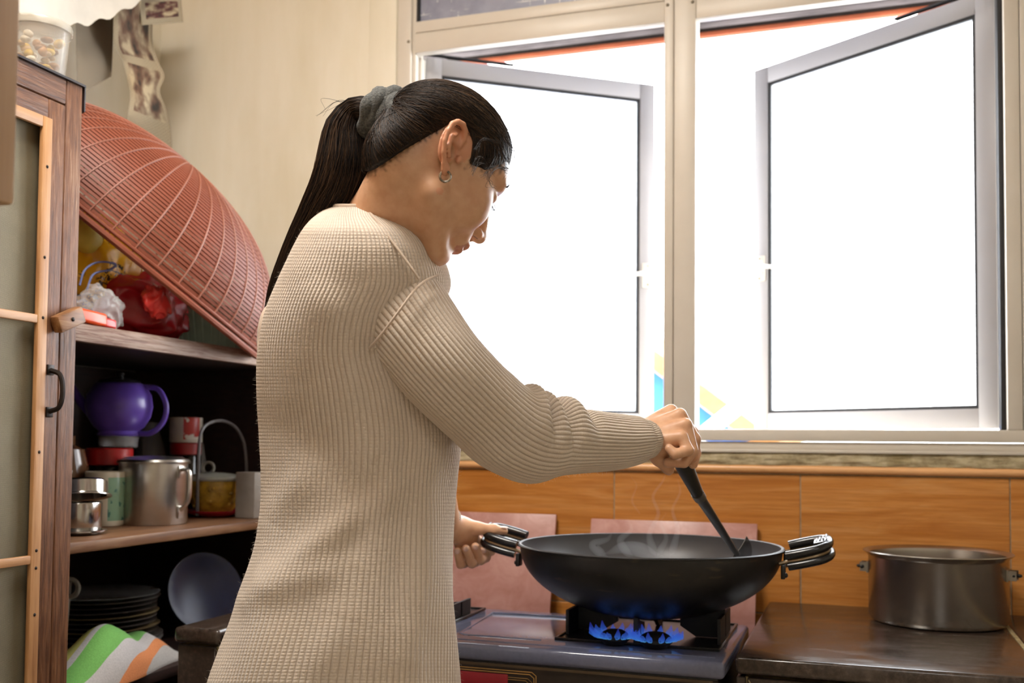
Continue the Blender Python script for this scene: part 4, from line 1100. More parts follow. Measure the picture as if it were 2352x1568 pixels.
# ------------------------------------------------------------------ tub of snacks on the cabinet, papers hanging from a high wall shelf
tb_c = (-1.418, 1.478, CTOP + .0046)
tub = empty('plastic_tub', tb_c, 'clear plastic tub of snacks with white lid on the cabinet', 'tub')
M_tub = NT('translucent_tub'); M_tub = M_tub.set((.75, .73, .68), .15, Alpha=.20)
MB().lathe([(0, 0), (.042, 0), (.045, .003), (.053, .095), (.0515, .095), (.044, .005), (0, .003)], 40, tb_c).build('tub_body', M_tub, tub, smooth=True)
M_lid = NT('translucent_lid'); M_lid = M_lid.set(lin('c8c4b8'), .25, Alpha=.5)
MB().lathe([(.0535, .084), (.056, .086), (.057, .096), (.055, .100), (.05, .099), (0, .097)], 40, tb_c).build('lid', M_lid, tub, smooth=True)
M_sn = [plain('snack_%d' % k, h, .5, var=.2, scale=60) for k, h in enumerate(('c9a878', 'b0793f', 'e2d8c2', 'c9a22a', '8f5f35'))]
for k in range(34):
    a = random.uniform(0, 6.28); rr = .036 * math.sqrt(random.random()); zz_ = .012 + .062 * (k / 34)
    MB().ball((tb_c[0] + rr * math.cos(a), tb_c[1] + rr * math.sin(a), tb_c[2] + zz_), (random.uniform(.007, .013), random.uniform(.006, .011), random.uniform(.004, .009)), 10, 7).build('snack', M_sn[k % 5], tub, smooth=True)

PXS = -1.74
ws = empty('wall_shelf', (-1.86, 1.85, 2.30), 'high wooden wall shelf above the frame holding old papers', 'shelf')
MB().box(WALL_L + .001, PXS + .005, 1.2, 2.32, 2.335, 2.358).build('shelf_board', M_shelfB, ws, bevel=.002)
for y in (1.25, 1.7): MB().box(WALL_L + .001, PXS - .06, y - .01, y + .01, 2.27, 2.335).build('bracket', M_iron, ws)
def newsprint(name, base, pict, seed, dens=.5):
    t = NT(name)
    uv = t.n('ShaderNodeTexCoord').outputs['UV']
    def brick(w, h, m, c1, mm):
        b = t.n('ShaderNodeTexBrick'); b.inputs['Scale'].default_value = 1.; b.inputs['Brick Width'].default_value = w; b.inputs['Row Height'].default_value = h
        b.inputs['Mortar Size'].default_value = m; b.inputs['Color1'].default_value = (*c1, 1); b.inputs['Color2'].default_value = (*c1, 1); b.inputs['Mortar'].default_value = (*mm, 1); t.l(uv, b.inputs['Vector']); return b.outputs['Color']
    txt = brick(.07, .018, .006, lin('6d675c'), lin(base))
    mp = t.n('ShaderNodeMapping'); mp.inputs['Location'].default_value = (seed, seed * .7, 0); t.l(uv, mp.inputs[0])
    spx = t.n('ShaderNodeSeparateXYZ'); t.l(uv, spx.inputs[0])
    inu = t.math('MULTIPLY', t.math('GREATER_THAN', spx.outputs[0], .12), t.math('LESS_THAN', spx.outputs[0], .9))
    v1 = t.math('MULTIPLY', t.math('GREATER_THAN', spx.outputs[1], .12), t.math('LESS_THAN', spx.outputs[1], .78)); v2 = t.math('MULTIPLY', t.math('GREATER_THAN', spx.outputs[1], -.72), t.math('LESS_THAN', spx.outputs[1], -.02))
    inpic = t.math('MULTIPLY', inu, t.math('ADD', v1, v2)); big = t.math('MULTIPLY', inpic, dens); fine = t.noise(mp.outputs[0], 3.4, 3, .45)
    pic = t.ramp(fine, [(.36, lin('332c28')), (.46, lin(pict)), (.54, lin('8a7a66')), (.62, lin('b5a68a'))])
    c = t.mix(big, txt, pic)
    t.set(c, .8); t.bump(t.noise(t.coord((1, 1, 1)), 30, 3), .2, .004); return t.m
def sheet(name, left, right, wave, mat, label, nu=20, nv=60, thick=.0012, X0=PXS, seed=0):
    """hanging paper: left and right edges in the picture, put at the plane X0 with waves"""
    L = catmull([(x, y, 0) for x, y in left], nv); Rr = catmull([(x, y, 0) for x, y in right], nv)
    P = np.zeros((nu, nv, 3)); uvs = np.zeros((nu, nv, 2))
    for j in range(nv):
        for i in range(nu):
            s = i / (nu - 1); t_ = j / (nv - 1)
            px, py = L[j, :2] * (1 - s) + Rr[j, :2] * s
            P[i, j] = on_x(px, py, X0 + wave(s, t_)); uvs[i, j] = (s, 1 - t_ * 2)
    for j in range(10): P[:, j, 2] += (2.334 - P[:, 0, 2]) * (1 - j / 10) if j else 0
    P[:, 0, 2] = 2.334
    Vv = P.reshape(-1, 3); n_ = np.array([.85, -.5, 0]) * thick
    ii = np.arange(nu * nv).reshape(nu, nv); qq = np.stack([ii[:-1, :-1], ii[1:, :-1], ii[1:, 1:], ii[:-1, 1:]], -1).reshape(-1, 4)
    ed = np.concatenate([ii[0, :], ii[1:, -1], ii[-1, -2::-1], ii[-2:0:-1, 0]]); e2 = np.roll(ed, -1); N_ = nu * nv
    qs = np.stack([ed, e2, e2 + N_, ed + N_], -1)
    o = link_mesh(name, np_mesh(name, np.concatenate([Vv, Vv - n_]), np.concatenate([qq, qq[:, ::-1] + N_, qs[:, ::-1]]), np.concatenate([uvs.reshape(-1, 2)] * 2)), mat, smooth=True)
    return tag(o, label, 'paper')
sheet('newspaper', [(262, -70), (261, 40), (263, 104), (280, 137), (291, 181), (299, 219), (293, 260), (288, 284)], [(345, -70), (350, 40), (351, 99), (362, 137), (378, 175), (367, 208), (381, 247), (392, 290), (396, 352)],
      lambda s, t: .02 * math.sin(t * 9 + s * 2) + .012 * math.sin(s * 4), newsprint('newsprint_picture', 'b5a68a', '6b5140', .3, 1.), 'long curling strip of printed newspaper hanging above the food cover')
sheet('newspaper', [(172, -70), (175, 60), (176, 130), (178, 218)], [(262, -70), (260, 50), (259, 110), (256, 176)],
      lambda s, t: -.02 - .05 * s + .004 * math.sin(t * 8), newsprint('newsprint_text', '8f8270', '6b5c4c', 2.1, 0.), 'flat brownish newspaper sheet of small text hanging behind the tub')
sheet('newspaper', [(318, -70), (322, 20), (326, 58)], [(412, -70), (418, 10), (421, 50)], lambda s, t: .012 + .01 * s, newsprint('newsprint_pale', 'b3a78e', '5a3030', 5.2, 1.), 'short pale newspaper sheet with a picture at the top edge')
sheet('paper_sheet', [(30, -70), (34, -20), (38, 22)], [(370, -70), (362, -40), (356, -2)], lambda s, t: .035 + .012 * math.sin(s * 9) * t, plain('white_wrapping_paper', 'd9d5cb', .7, var=.08, scale=9), 'x', nu=40)
o = col.objects['paper_sheet']; bpy.data.objects.remove(o)
nu = 40
def white_bottom(s): return 22 + 48 * math.sin(min(s * 1.15, 1) * math.pi) ** .6 * (1 - .35 * s) - 30 * s ** 3
sheet('paper_sheet', [(30, -70), (33, -20), (38, 22)], [(380, -80), (370, -50), (362, -12)], lambda s, t: .035 + .012 * math.sin(s * 9) * t, plain('white_wrapping_paper', 'd9d5cb', .7, var=.08, scale=9), 'crumpled white paper sheet drooping at the upper left edge', nu=40)
wp = col.objects['paper_sheet']
# let its lower edge sag in the middle
me = wp.data; n_v = len(me.vertices)
for k, v in enumerate(me.vertices):
    kk = k % (40 * 60); s = (kk // 60) / 39; t_ = (kk % 60) / 59
    v.co.z -= t_ ** 1.5 * (.052 * math.sin(min(1, s * 1.05) * math.pi) + .006 * math.sin(s * 40))
# ------------------------------------------------------------------ signed-distance modelling for the body
class Field:
    def __init__(s, lo, hi, h):
        s.h = h; s.lo = np.array(lo, float); s.n = np.ceil((np.array(hi) - s.lo) / h).astype(int) + 1
        s.D = np.full(tuple(s.n), .2, np.float32)
    def sub(s, c, rad):
        a = np.clip(np.floor((np.array(c) - rad - s.lo) / s.h).astype(int), 0, s.n); b = np.clip(np.ceil((np.array(c) + rad - s.lo) / s.h).astype(int) + 1, 0, s.n)
        if np.any(b <= a): return None, None
        ax = [(s.lo[i] + s.h * np.arange(a[i], b[i])).astype(np.float32) for i in range(3)]
        return tuple(slice(a[i], b[i]) for i in range(3)), ax
    def op(s, c, rad, fn, k=.006, sub=False):
        sl, ax = s.sub(c, rad + 3 * k + 4 * s.h)
        if sl is None: return
        X = ax[0][:, None, None]; Y = ax[1][None, :, None]; Z = ax[2][None, None, :]
        d = fn(X, Y, Z); A = s.D[sl]
        if sub:
            d = -d; h = np.clip(.5 - .5 * (A - d) / k, 0, 1); s.D[sl] = A * (1 - h) + d * h + k * h * (1 - h)
        else:
            h = np.clip(.5 + .5 * (A - d) / k, 0, 1); s.D[sl] = A * (1 - h) + d * h - k * h * (1 - h)
    def cone(s, a, b, ra, rb, k=.006, sub=False):
        a = np.array(a, float); b = np.array(b, float); ab = b - a; L2 = ab @ ab + 1e-12
        def fn(X, Y, Z):
            t = np.clip(((X - a[0]) * ab[0] + (Y - a[1]) * ab[1] + (Z - a[2]) * ab[2]) / L2, 0, 1)
            return np.sqrt((X - a[0] - t * ab[0]) ** 2 + (Y - a[1] - t * ab[1]) ** 2 + (Z - a[2] - t * ab[2]) ** 2) - (ra + t * (rb - ra))
        s.op((a + b) / 2, np.sqrt(L2) / 2 + max(ra, rb), fn, k, sub)
    def chain(s, pts, rads, k=.004):
        for i in range(len(pts) - 1): s.cone(pts[i], pts[i + 1], rads[i], rads[i + 1], k)
    def ell(s, c, r, B=np.eye(3), k=.006, sub=False):
        """ellipsoid, B columns = axes"""
        c = np.array(c, float); r = np.array(r, float)
        def fn(X, Y, Z):
            q = [((X - c[0]) * B[0, i] + (Y - c[1]) * B[1, i] + (Z - c[2]) * B[2, i]) for i in range(3)]
            k0 = np.sqrt(sum((q[i] / r[i]) ** 2 for i in range(3))); k1 = np.sqrt(sum((q[i] / r[i] ** 2) ** 2 for i in range(3))) + 1e-6
            return k0 * (k0 - 1) / k1
        s.op(c, r.max(), fn, k, sub)
    def mesh(s):
        D = s.D; n = s.n; S = D < 0
        cnt = np.zeros(tuple(n - 1), np.uint8)
        for dx in (0, 1):
            for dy in (0, 1):
                for dz in (0, 1):
                    cnt += S[dx:n[0] - 1 + dx, dy:n[1] - 1 + dy, dz:n[2] - 1 + dz]
        act = np.flatnonzero((cnt > 0) & (cnt < 8)); del cnt
        m = n - 1; I = np.stack(np.unravel_index(act, tuple(m)), -1)
        corn = [(a, b, c) for a in (0, 1) for b in (0, 1) for c in (0, 1)]
        val = {q: D[I[:, 0] + q[0], I[:, 1] + q[1], I[:, 2] + q[2]] for q in corn}
        acc = np.zeros((len(act), 3)); num = np.zeros(len(act))
        for q in corn:
            for ax in range(3):
                if q[ax]: continue
                q2 = list(q); q2[ax] = 1; q2 = tuple(q2)
                a, b = val[q], val[q2]; cr = (a < 0) != (b < 0)
                t = np.where(cr, a / np.where(cr, a - b, 1), 0)
                p = np.array(q, float)[None, :].repeat(len(act), 0); p[:, ax] += t
                acc[cr] += p[cr]; num[cr] += 1
        V = s.lo + s.h * (I + acc / np.maximum(num, 1)[:, None])
        F = []
        strides = np.array([m[1] * m[2], m[2], 1])
        for ax in range(3):
            a = [slice(1, -1)] * 3; a[ax] = slice(0, -1); b = list(a); b[ax] = slice(1, None)
            A = S[tuple(a)]; Bq = S[tuple(b)]
            e = np.argwhere(A != Bq)
            if not len(e): continue
            sg = A[e[:, 0], e[:, 1], e[:, 2]]
            for i in range(3):
                if i != ax: e[:, i] += 1
            o1, o2 = [(1, 2), (2, 0), (0, 1)][ax]
            base = e @ strides
            c = [base, base - strides[o1], base - strides[o1] - strides[o2], base - strides[o2]]
            ids = np.stack([np.searchsorted(act, q) for q in c], -1)
            F.append(np.where(sg[:, None], ids, ids[:, ::-1]))
        return V, np.concatenate(F)

# ------------------------------------------------------------------ head frame: she bends over the wok, face turned away to the right
RT = np.array([_R[0], _R[1], 0]); RT /= np.linalg.norm(RT); FWD = np.array([-RT[1], RT[0], 0]); UPV = np.array([0, 0, 1.])
YA, PT = math.radians(33), math.radians(33)
F0 = math.cos(YA) * RT + math.sin(YA) * FWD
HF = math.cos(PT) * F0 - math.sin(PT) * UPV; HU = math.sin(PT) * F0 + math.cos(PT) * UPV; HR = math.sin(YA) * RT - math.cos(YA) * FWD
HB = np.stack([HF, HU, HR], 1); HC = at(990, 385, 1.44)
def H(u, v, w): return HC + HF * u + HU * v + HR * w

W_R = at(1488, 1008, 1.70)           # right wrist
bodyF = Field((-1.02, 1.10, .76), (-.24, 2.16, 1.67), .0022)
B = bodyF
NECKB = at(872, 560, 1.50)
# skull, neck, face masses
B.ell(H(.004, .036, 0), (.090, .078, .073), HB)
B.ell(H(.040, -.020, 0), (.052, .072, .060), HB, .02)
B.ell(H(.054, .046, 0), (.042, .036, .056), HB, .02)
B.cone(H(-.020, -.030, 0), NECKB, .052, .062, .03)
B.cone(H(.02, -.055, 0), at(930, 585, 1.50), .030, .040, .03)
for s in (-1, 1):
    B.cone(H(.008, -.055, .050 * s), H(.066, -.098, .016 * s), .016, .015, .022)
    B.ell(H(.064, -.024, .039 * s), (.029, .036, .027), HB, .020)
    B.ell(H(.083, .032, .024 * s), (.0135, .011, .026), HB, .016)
B.ell(H(.080, -.093, 0), (.012, .011, .015), HB, .020)
B.ell(H(.084, -.056, 0), (.018, .024, .030), HB, .014)
for s in (-1, 1):
    B.ell(H(.101, .010, .030 * s), (.013, .011, .017), HB, .010, True)
    B.ell(H(.080, .007, .030 * s), (.0135, .0125, .015), HB, .003)
    B.ell(H(.082, .011, .030 * s), (.0135, .0095, .017), HB, .002)
# nose
B.cone(H(.094, .020, 0), H(.113, -.026, 0), .0085, .0095, .008)
B.ell(H(.114, -.031, 0), (.0105, .0095, .0105), HB, .005)
for s in (-1, 1):
    B.ell(H(.104, -.034, .0115 * s), (.0105, .0085, .0075), HB, .004)
    B.ell(H(.1060, -.0415, .0070 * s), (.0066, .0060, .0040), HB, .0012, True)
# lips
B.ell(H(.0985, -.0600, 0), (.0095, .0058, .021), HB, .0035)
B.ell(H(.0945, -.0708, 0), (.0085, .0054, .0165), HB, .0035)
B.ell(H(.106, -.0655, 0), (.010, .0016, .022), HB, .002, True)
B.ell(H(.095, -.083, 0), (.006, .003, .014), HB, .006, True)
# near ear (and its twin)
EARLOBE = EAR_N = None
for s in (1, -1):
    eb = .24; EU = math.cos(eb) * HU - math.sin(eb) * HF; EF = math.cos(eb) * HF + math.sin(eb) * HU
    flare = .30
    EX = (math.cos(flare) * (-EF) + math.sin(flare) * HR * s)         # outwards/backwards in the ear plane
    EN = (math.cos(flare) * HR * s + math.sin(flare) * EF)            # ear plane normal
    E0 = H(-.006, .004, .0655 * s)
    E = lambda x, y, n=0.: E0 + EX * x + EU * y + EN * n
    EBm = np.stack([EX, EU, EN], 1)
    B.ell(E(.010, .005, -.001), (.017, .030, .0045), EBm, .005)
    hel = [E(-.003, .008, .006), E(-.004, .020, .010), E(.001, .030, .012), E(.009, .0345, .0125), E(.018, .033, .012), E(.0245, .026, .011), E(.027, .014, .010), E(.026, .000, .009), E(.021, -.014, .008), E(.013, -.026, .007)]
    B.chain(hel, [.003, .0036, .004, .0042, .0042, .0042, .004, .0038, .0036, .004], .0018)
    B.chain([E(.008, .022, .006), E(.0165, .012, .008), E(.0165, -.003, .008), E(.010, -.014, .008)], [.0026, .0036, .0036, .0032], .0025)
    B.ell(E(.006, -.031, .005), (.0075, .0095, .0048), EBm, .005)
    B.ell(E(-.007, -.008, .008), (.004, .0065, .004), EBm, .003)
    B.ell(E(.004, -.002, .006), (.0082, .0115, .0115), EBm, .002, True); B.ell(E(-.0085, -.008, .008), (.0038, .006, .0045), EBm, .002)
    B.ell(E(.014, .023, .011), (.0075, .006, .006), EBm, .002, True); B.ell(E(.0215, .008, .010), (.0026, .012, .004), EBm, .0015, True)
    if s == 1: EARLOBE = E(.006, -.036, .005)
# trunk and arms inside the clothes
SH_R, SH_L = at(900, 640, 1.46), at(930, 600, 1.68)
B.cone(NECKB, at(800, 760, 1.56), .062, .10, .03); B.cone(at(800, 760, 1.56), at(820, 1050, 1.57), .105, .105, .03)
B.cone(NECKB, SH_R, .045, .045, .03); B.cone(NECKB, SH_L, .045, .045, .03)
EL_R = at(1165, 985, 1.495)
B.chain([SH_R, EL_R, at(1400, 1010, 1.63), W_R], [.042, .036, .030, .0245], .01)
EL_L = at(985, 1000, 1.92); W_L = at(1030, 1203, 2.10)
B.chain([SH_L, EL_L, W_L], [.04, .034, .024], .01)
# right hand: overhand grip on the spatula
kn = {'little': (1565, 1004, 1.672), 'ring': (1574, 976, 1.69), 'middle': (1561, 953, 1.712), 'index': (1541, 944, 1.735)}
for i, (nm, q) in enumerate(kn.items()):
    p0 = W_R + (at(*q) - at(*kn['ring'])) * .45
    B.cone(p0, at(*q), .0205, .0118, .008)
B.cone(at(1515, 1030, 1.695), at(1551, 1020, 1.70), .018, .015, .012)
tips_r = {
    'little': [(1565, 1004, 1.672), (1581, 1034, 1.662), (1551, 1043, 1.655), (1537, 1030, 1.66)],
    'ring': [(1574, 976, 1.69), (1590, 1034, 1.684), (1571, 1061, 1.676), (1534, 1062, 1.678)],
    'middle': [(1561, 953, 1.712), (1595, 1008, 1.714), (1592, 1048, 1.712), (1563, 1060, 1.712)],
    'index': [(1541, 944, 1.735), (1591, 992, 1.748), (1598, 1040, 1.742), (1592, 1066, 1.736)]}
rr = {'little': (.0105, .0092, .0084, .0076), 'ring': (.0115, .010, .0092, .0082), 'middle': (.0118, .0105, .0095, .0085), 'index': (.0112, .0100, .0090, .0080)}
for nm, q in tips_r.items(): B.chain([at(*p) for p in q], rr[nm], .0025)
B.chain([at(1500, 1030, 1.71), at(1513, 1052, 1.70), at(1532, 1070, 1.695), at(1536, 1079, 1.698)], [.018, .0125, .0105, .009], .005)
# left hand: thumb on top of the wok handle, fingers curled under it
B.cone(W_L, at(1078, 1218, 2.14), .0235, .022, .012); B.cone(at(1050, 1222, 2.12), at(1090, 1240, 2.165), .026, .014, .012)
B.chain([at(1062, 1207, 2.115), at(1098, 1213, 2.12), at(1135, 1216, 2.125), at(1158, 1219, 2.13)], [.019, .0125, .0105, .0080], .008)
for q, r0 in (([(1098, 1240, 2.185), (1128, 1266, 2.165), (1116, 1272, 2.135), (1110, 1262, 2.125)], .0092), ([(1084, 1240, 2.175), (1116, 1280, 2.145), (1104, 1287, 2.115), (1092, 1255, 2.098)], .0100),
              ([(1068, 1242, 2.165), (1092, 1290, 2.13), (1084, 1294, 2.10), (1070, 1260, 2.085)], .0100), ([(1052, 1244, 2.155), (1066, 1294, 2.115), (1058, 1296, 2.09), (1050, 1266, 2.078)], .0092)):
    B.chain([at(*p) for p in q], [r0 * 1.1, r0, r0 * .95, r0 * .85], .0025)
Vb, Fb = B.mesh()
def hair_line_poly():
    return np.array([(-.13, -.15), (-.080, -.108), (-.068, -.080), (-.056, -.036), (-.040, .006), (-.031, .028), (-.008, .043), (.012, .030), (.0215, .006), (.047, .018), (.074, .046), (.088, .062), (.14, .066), (.14, .25), (-.25, .25), (-.25, -.15)])
def poly_sd(P, poly):
    d = np.full(len(P), 1e9); ins = np.zeros(len(P), bool); n = len(poly)
    for i in range(n):
        a, b = poly[i], poly[(i + 1) % n]; e = b - a; w_ = P - a
        t = np.clip((w_ @ e) / (e @ e), 0, 1); d = np.minimum(d, np.linalg.norm(w_ - t[:, None] * e, axis=1))
        c1 = (a[1] <= P[:, 1]) & (b[1] > P[:, 1]); c2 = (b[1] <= P[:, 1]) & (a[1] > P[:, 1])
        cr = e[0] * (P[:, 1] - a[1]) - e[1] * (P[:, 0] - a[0])
        ins ^= (c1 & (cr > 0)) | (c2 & (cr < 0))
    return np.where(ins, -d, d)
HPOLY = hair_line_poly()

def skin_mat():
    t = NT('skin')
    at_ = t.n('ShaderNodeAttribute'); at_.attribute_name = 'tint'
    sp = t.n('ShaderNodeSeparateColor'); t.l(at_.outputs['Color'], sp.inputs[0])
    n = t.noise(t.coord((1, 1, 1)), 60, 4); n2 = t.noise(t.coord((1, 1, 1)), 9, 3)
    c = t.ramp(n, [(.3, lin('c99a78')), (.7, lin('d6aa88'))])
    c = t.mix(t.ramp(n2, [(.45, (0, 0, 0)), (.8, (.35, .35, .35))]), c, lin('c4825f'))
    c = t.mix(sp.outputs[0], c, lin('a5564e'))          # lips
    c = t.mix(sp.outputs[1], c, lin('2a1d17'))          # hair roots on the scalp, and shade painted in the nostrils
    c = t.mix(sp.outputs[2], c, lin('d08a6a'))          # ear and knuckle flush
    t.set(c, .42, spec=.4)
    t.p.inputs['Subsurface Weight'].default_value = .12
    t.p.inputs['Subsurface Radius'].default_value = (.012, .005, .003)
    t.p.inputs['Subsurface Scale'].default_value = .6
    t.bump(t.noise(t.coord((1, 1, 1)), 700, 2), .08, .0008)
    return t.m
person = empty('person', (-.72, 1.42, 0), 'woman in a cream ribbed sweater stirring a wok, hair in a ponytail', 'person')
L = (Vb - HC) @ HB
near = np.linalg.norm(L, axis=1) < .2
tint = np.zeros((len(Vb), 4), np.float32); tint[:, 3] = 1
lip = near & (L[:, 0] > .085) & (np.abs(L[:, 2]) < .022) & (L[:, 1] > -.080) & (L[:, 1] < -.054)
tint[lip, 0] = .55
sd = np.full(len(Vb), 1.); sd[near] = poly_sd(L[near][:, :2] + .0045 * np.stack([noise3(L[near] * 1., 650, 5), noise3(L[near] * 1., 650, 6)], -1), HPOLY)
notear = ~((L[:, 0] > -.045) & (L[:, 0] < .016) & (np.abs(L[:, 2]) > .066) & (L[:, 1] < .046))
tint[:, 1] = np.where(near & notear, np.clip(.42 - sd / .014, 0, 1), 0)
tint[near & ~notear, 2] = .55
for s_ in (-1, 1):
    nn_ = np.linalg.norm((L - np.array([.1055, -.0415, .0092 * s_])) / np.array([.0050, .0042, .0050]), axis=1) < 1
    tint[nn_, 1] = .95  # nostrils darkened in the tint, in place of their own shade
# smooth the net a little
me = np_mesh('body', Vb, Fb)
ca = me.color_attributes.new('tint', 'FLOAT_COLOR', 'POINT'); ca.data.foreach_set('color', tint.ravel())
bm = bmesh.new(); bm.from_mesh(me)
bmesh.ops.smooth_vert(bm, verts=bm.verts, factor=.5, use_axis_x=True, use_axis_y=True, use_axis_z=True)
bm.to_mesh(me); bm.free()
body = link_mesh('body', me, skin_mat(), person, smooth=True)

# ------------------------------------------------------------------ nails, earring, necklace
M_nail = plain('finger_nail', 'e2bfae', .25, var=.03)
def nail(p, d, nrm_, r=(.0055, .0065, .0016)):
    d = np.array(d, float); d /= np.linalg.norm(d); nn = np.array(nrm_, float); nn -= d * (nn @ d); nn /= np.linalg.norm(nn); s_ = np.cross(d, nn)
    mb = MB().ball((0, 0, 0), r, 12, 8); A_ = np.stack([s_, d, nn], 1)
    mb.v = [tuple(np.array(p) + A_ @ np.array(v)) for v in mb.v]; mb.build('finger_nail', M_nail, body, smooth=True)
tpos = at(1157, 1216, 2.125); nail(tpos + np.array([0, 0, .0052]), at(1168, 1218, 2.13) - at(1140, 1216, 2.125), (0, -.4, 1), (.0050, .0095, .0014))
for q, q2, rn in (((1092, 1256, 2.092), (1095, 1272, 2.10), .009), ((1070, 1260, 2.079), (1074, 1276, 2.088), .009), ((1050, 1266, 2.072), (1053, 1280, 2.08), .008), ((1111, 1264, 2.119), (1112, 1274, 2.125), .008)):
    a_ = at(*q); nail(a_ - FWD * .0045, a_ - at(*q2), -FWD)
tt = at(1543, 1062, 1.678); nail(tt - RT * .004 - FWD * .005, at(1540, 1062, 1.678) - at(1575, 1062, 1.678), -FWD * 1 - RT * .3, (.004, .006, .0014))
hoop = []
M_silver = plain('aged_silver', 'a8a29a', .25, 1., var=.3, scale=300)
for a in np.linspace(.5, 2 * math.pi - .5, 26):
    hoop.append(EARLOBE - UPV * .0050 + .0072 * (math.sin(a) * RT * .98 + math.cos(a) * UPV) + HR * .002)
er = MB().tube(hoop, .0017, 8); er.build('earring', M_silver, person, smooth=True)
for p in hoop[2:-2:2]:
    pass
nk = [NECKB + (HC - NECKB) * .42 + .064 * (math.cos(a) * RT + math.sin(a) * FWD * 1.) + UPV * (-.012 + .012 * math.cos(a + 2.6)) for a in np.linspace(0, 2 * math.pi, 48, endpoint=False)]
# ------------------------------------------------------------------ hair
def d_ell(P, c, r):
    q = (P - np.array(c)) / np.array(r); k0 = np.linalg.norm(q, axis=1); k1 = np.linalg.norm(q / np.array(r), axis=1) + 1e-6
    return k0 * (k0 - 1) / k1
def smin(a, b, k):
    h = np.clip(.5 + .5 * (a - b) / k, 0, 1); return a * (1 - h) + b * h - k * h * (1 - h)
NBL = (NECKB - HC) @ HB
def skin_sd(P):
    """head and neck without features, in head coordinates"""
    d = d_ell(P, (.004, .036, 0), (.090, .078, .073))
    d = smin(d, d_ell(P, (.040, -.020, 0), (.052, .072, .060)), .02)
    a = np.array([-.022, -.03, 0]); ab = NBL - a; t = np.clip(((P - a) @ ab) / (ab @ ab), 0, 1)
    d = smin(d, np.linalg.norm(P - a - t[:, None] * ab, axis=1) - (.050 + .010 * t), .03)
    return d
def hair_sd(P):
    d = skin_sd(P)
    back = d_ell(P, (-.054, -.012, 0), (.035, .046, .054))
    s = poly_sd(P[:, :2], HPOLY)
    th = np.where(s < 0, -.0004 + .0105 * np.clip(-s / .030, 0, 1) ** .7, -.02 * np.clip(s / .006, 0, 1) - .0006)
    d2 = d - th
    return np.where(s < -.004, smin(d2, back, .02), d2)
def grad(P, e=.0008):
    g = np.stack([hair_sd(P + np.eye(3)[i] * e) - hair_sd(P - np.eye(3)[i] * e) for i in range(3)], -1)
    return g / (np.linalg.norm(g, axis=1)[:, None] + 1e-9)
hf = Field(HC - .175, HC + .175, .0025)
ax = [hf.lo[i] + hf.h * np.arange(hf.n[i]) for i in range(3)]
G = np.stack(np.meshgrid(*ax, indexing='ij'), -1).reshape(-1, 3)
GL = (G - HC) @ HB
hf.D = hair_sd(GL).reshape(tuple(hf.n)).astype(np.float32)
Vh, Fh = hf.mesh()
def hair_mat(name='hair'):
    t = NT(name)
    a_ = t.n('ShaderNodeAttribute'); a_.attribute_name = 'shade'; sp = t.n('ShaderNodeSeparateColor'); t.l(a_.outputs['Color'], sp.inputs[0])
    c = t.ramp(sp.outputs[0], [(0., lin('0e0a09')), (.5, lin('241812')), (.85, lin('44301f')), (1., lin('5e4530'))])
    t.set(c, .5, spec=.35); return t.m
M_hair = hair_mat()
# keep only shells near the scalp (drop whatever lies below the hairline)
Lh = (Vh - HC) @ HB
okv = poly_sd(Lh[:, :2], HPOLY) < .004
Fk = Fh[okv[Fh].all(axis=1)]
used = np.unique(Fk); remap = np.full(len(Vh), -1); remap[used] = np.arange(len(used))
me = np_mesh('hair', Vh[used], remap[Fk])
sh = np.zeros((len(used), 4), np.float32); sh[:, 0] = .25 + .2 * noise3(Vh[used], 160, 3); sh[:, 3] = 1
me.color_attributes.new('shade', 'FLOAT_COLOR', 'POINT').data.foreach_set('color', np.clip(sh, 0, 1).ravel())
M_cap = plain('hair_under_layer', '17100d', .7, var=.3, scale=90)
hair = link_mesh('hair', me, M_cap, person, smooth=True)

def strands(name, paths, rad, parent, shade=None, taper=.5):
    """paths: (N, M, 3) world; three-sided fibres in one mesh"""
    N, M_, _ = paths.shape
    T_ = np.gradient(paths, axis=1); T_ /= np.linalg.norm(T_, axis=2)[:, :, None] + 1e-9
    ref = np.array([.31, .77, .55]); n1 = np.cross(T_, ref); n1 /= np.linalg.norm(n1, axis=2)[:, :, None] + 1e-9; n2 = np.cross(T_, n1)
    rr_ = rad * np.linspace(1, taper, M_)[None, :, None] * (np.ones((N, 1, 1)) if np.isscalar(rad) else 1)
    V = np.stack([paths + rr_ * (math.cos(a) * n1 + math.sin(a) * n2) for a in (0, 2.094, 4.189)], 2)
    i = np.arange(N * M_ * 3).reshape(N, M_, 3); j = np.roll(i, -1, axis=2)
    q = np.stack([i[:, :-1], j[:, :-1], j[:, 1:], i[:, 1:]], -1).reshape(-1, 4)
    me = np_mesh(name, V.reshape(-1, 3), q)
    s_ = rng.random(N) if shade is None else shade
    colr = np.zeros((N, M_ * 3, 4), np.float32); colr[..., 0] = s_[:, None]; colr[..., 3] = 1
    me.color_attributes.new('shade', 'FLOAT_COLOR', 'POINT').data.foreach_set('color', colr.ravel())
    return tag(link_mesh(name, me, M_hair, parent, smooth=True), kind='stuff')
# fibres over the skull, all drawn to the hair tie
N = 7000; M_ = 16
TIE = np.array([-.098, .028, 0.])
edge = HPOLY[1:13]; seg = np.linalg.norm(np.diff(edge, axis=0), axis=1); cum = np.concatenate([[0], np.cumsum(seg)]) / seg.sum()
tt_ = rng.random(N); k = np.clip(np.searchsorted(cum, tt_) - 1, 0, len(seg) - 1); fr = (tt_ - cum[k]) / (cum[k + 1] - cum[k])
uv0 = edge[k] * (1 - fr[:, None]) + edge[k + 1] * fr[:, None]
st = np.zeros((N, 3)); st[:, :2] = uv0; st[:, 2] = .07 * np.where(rng.random(N) < .75, 1, -1)
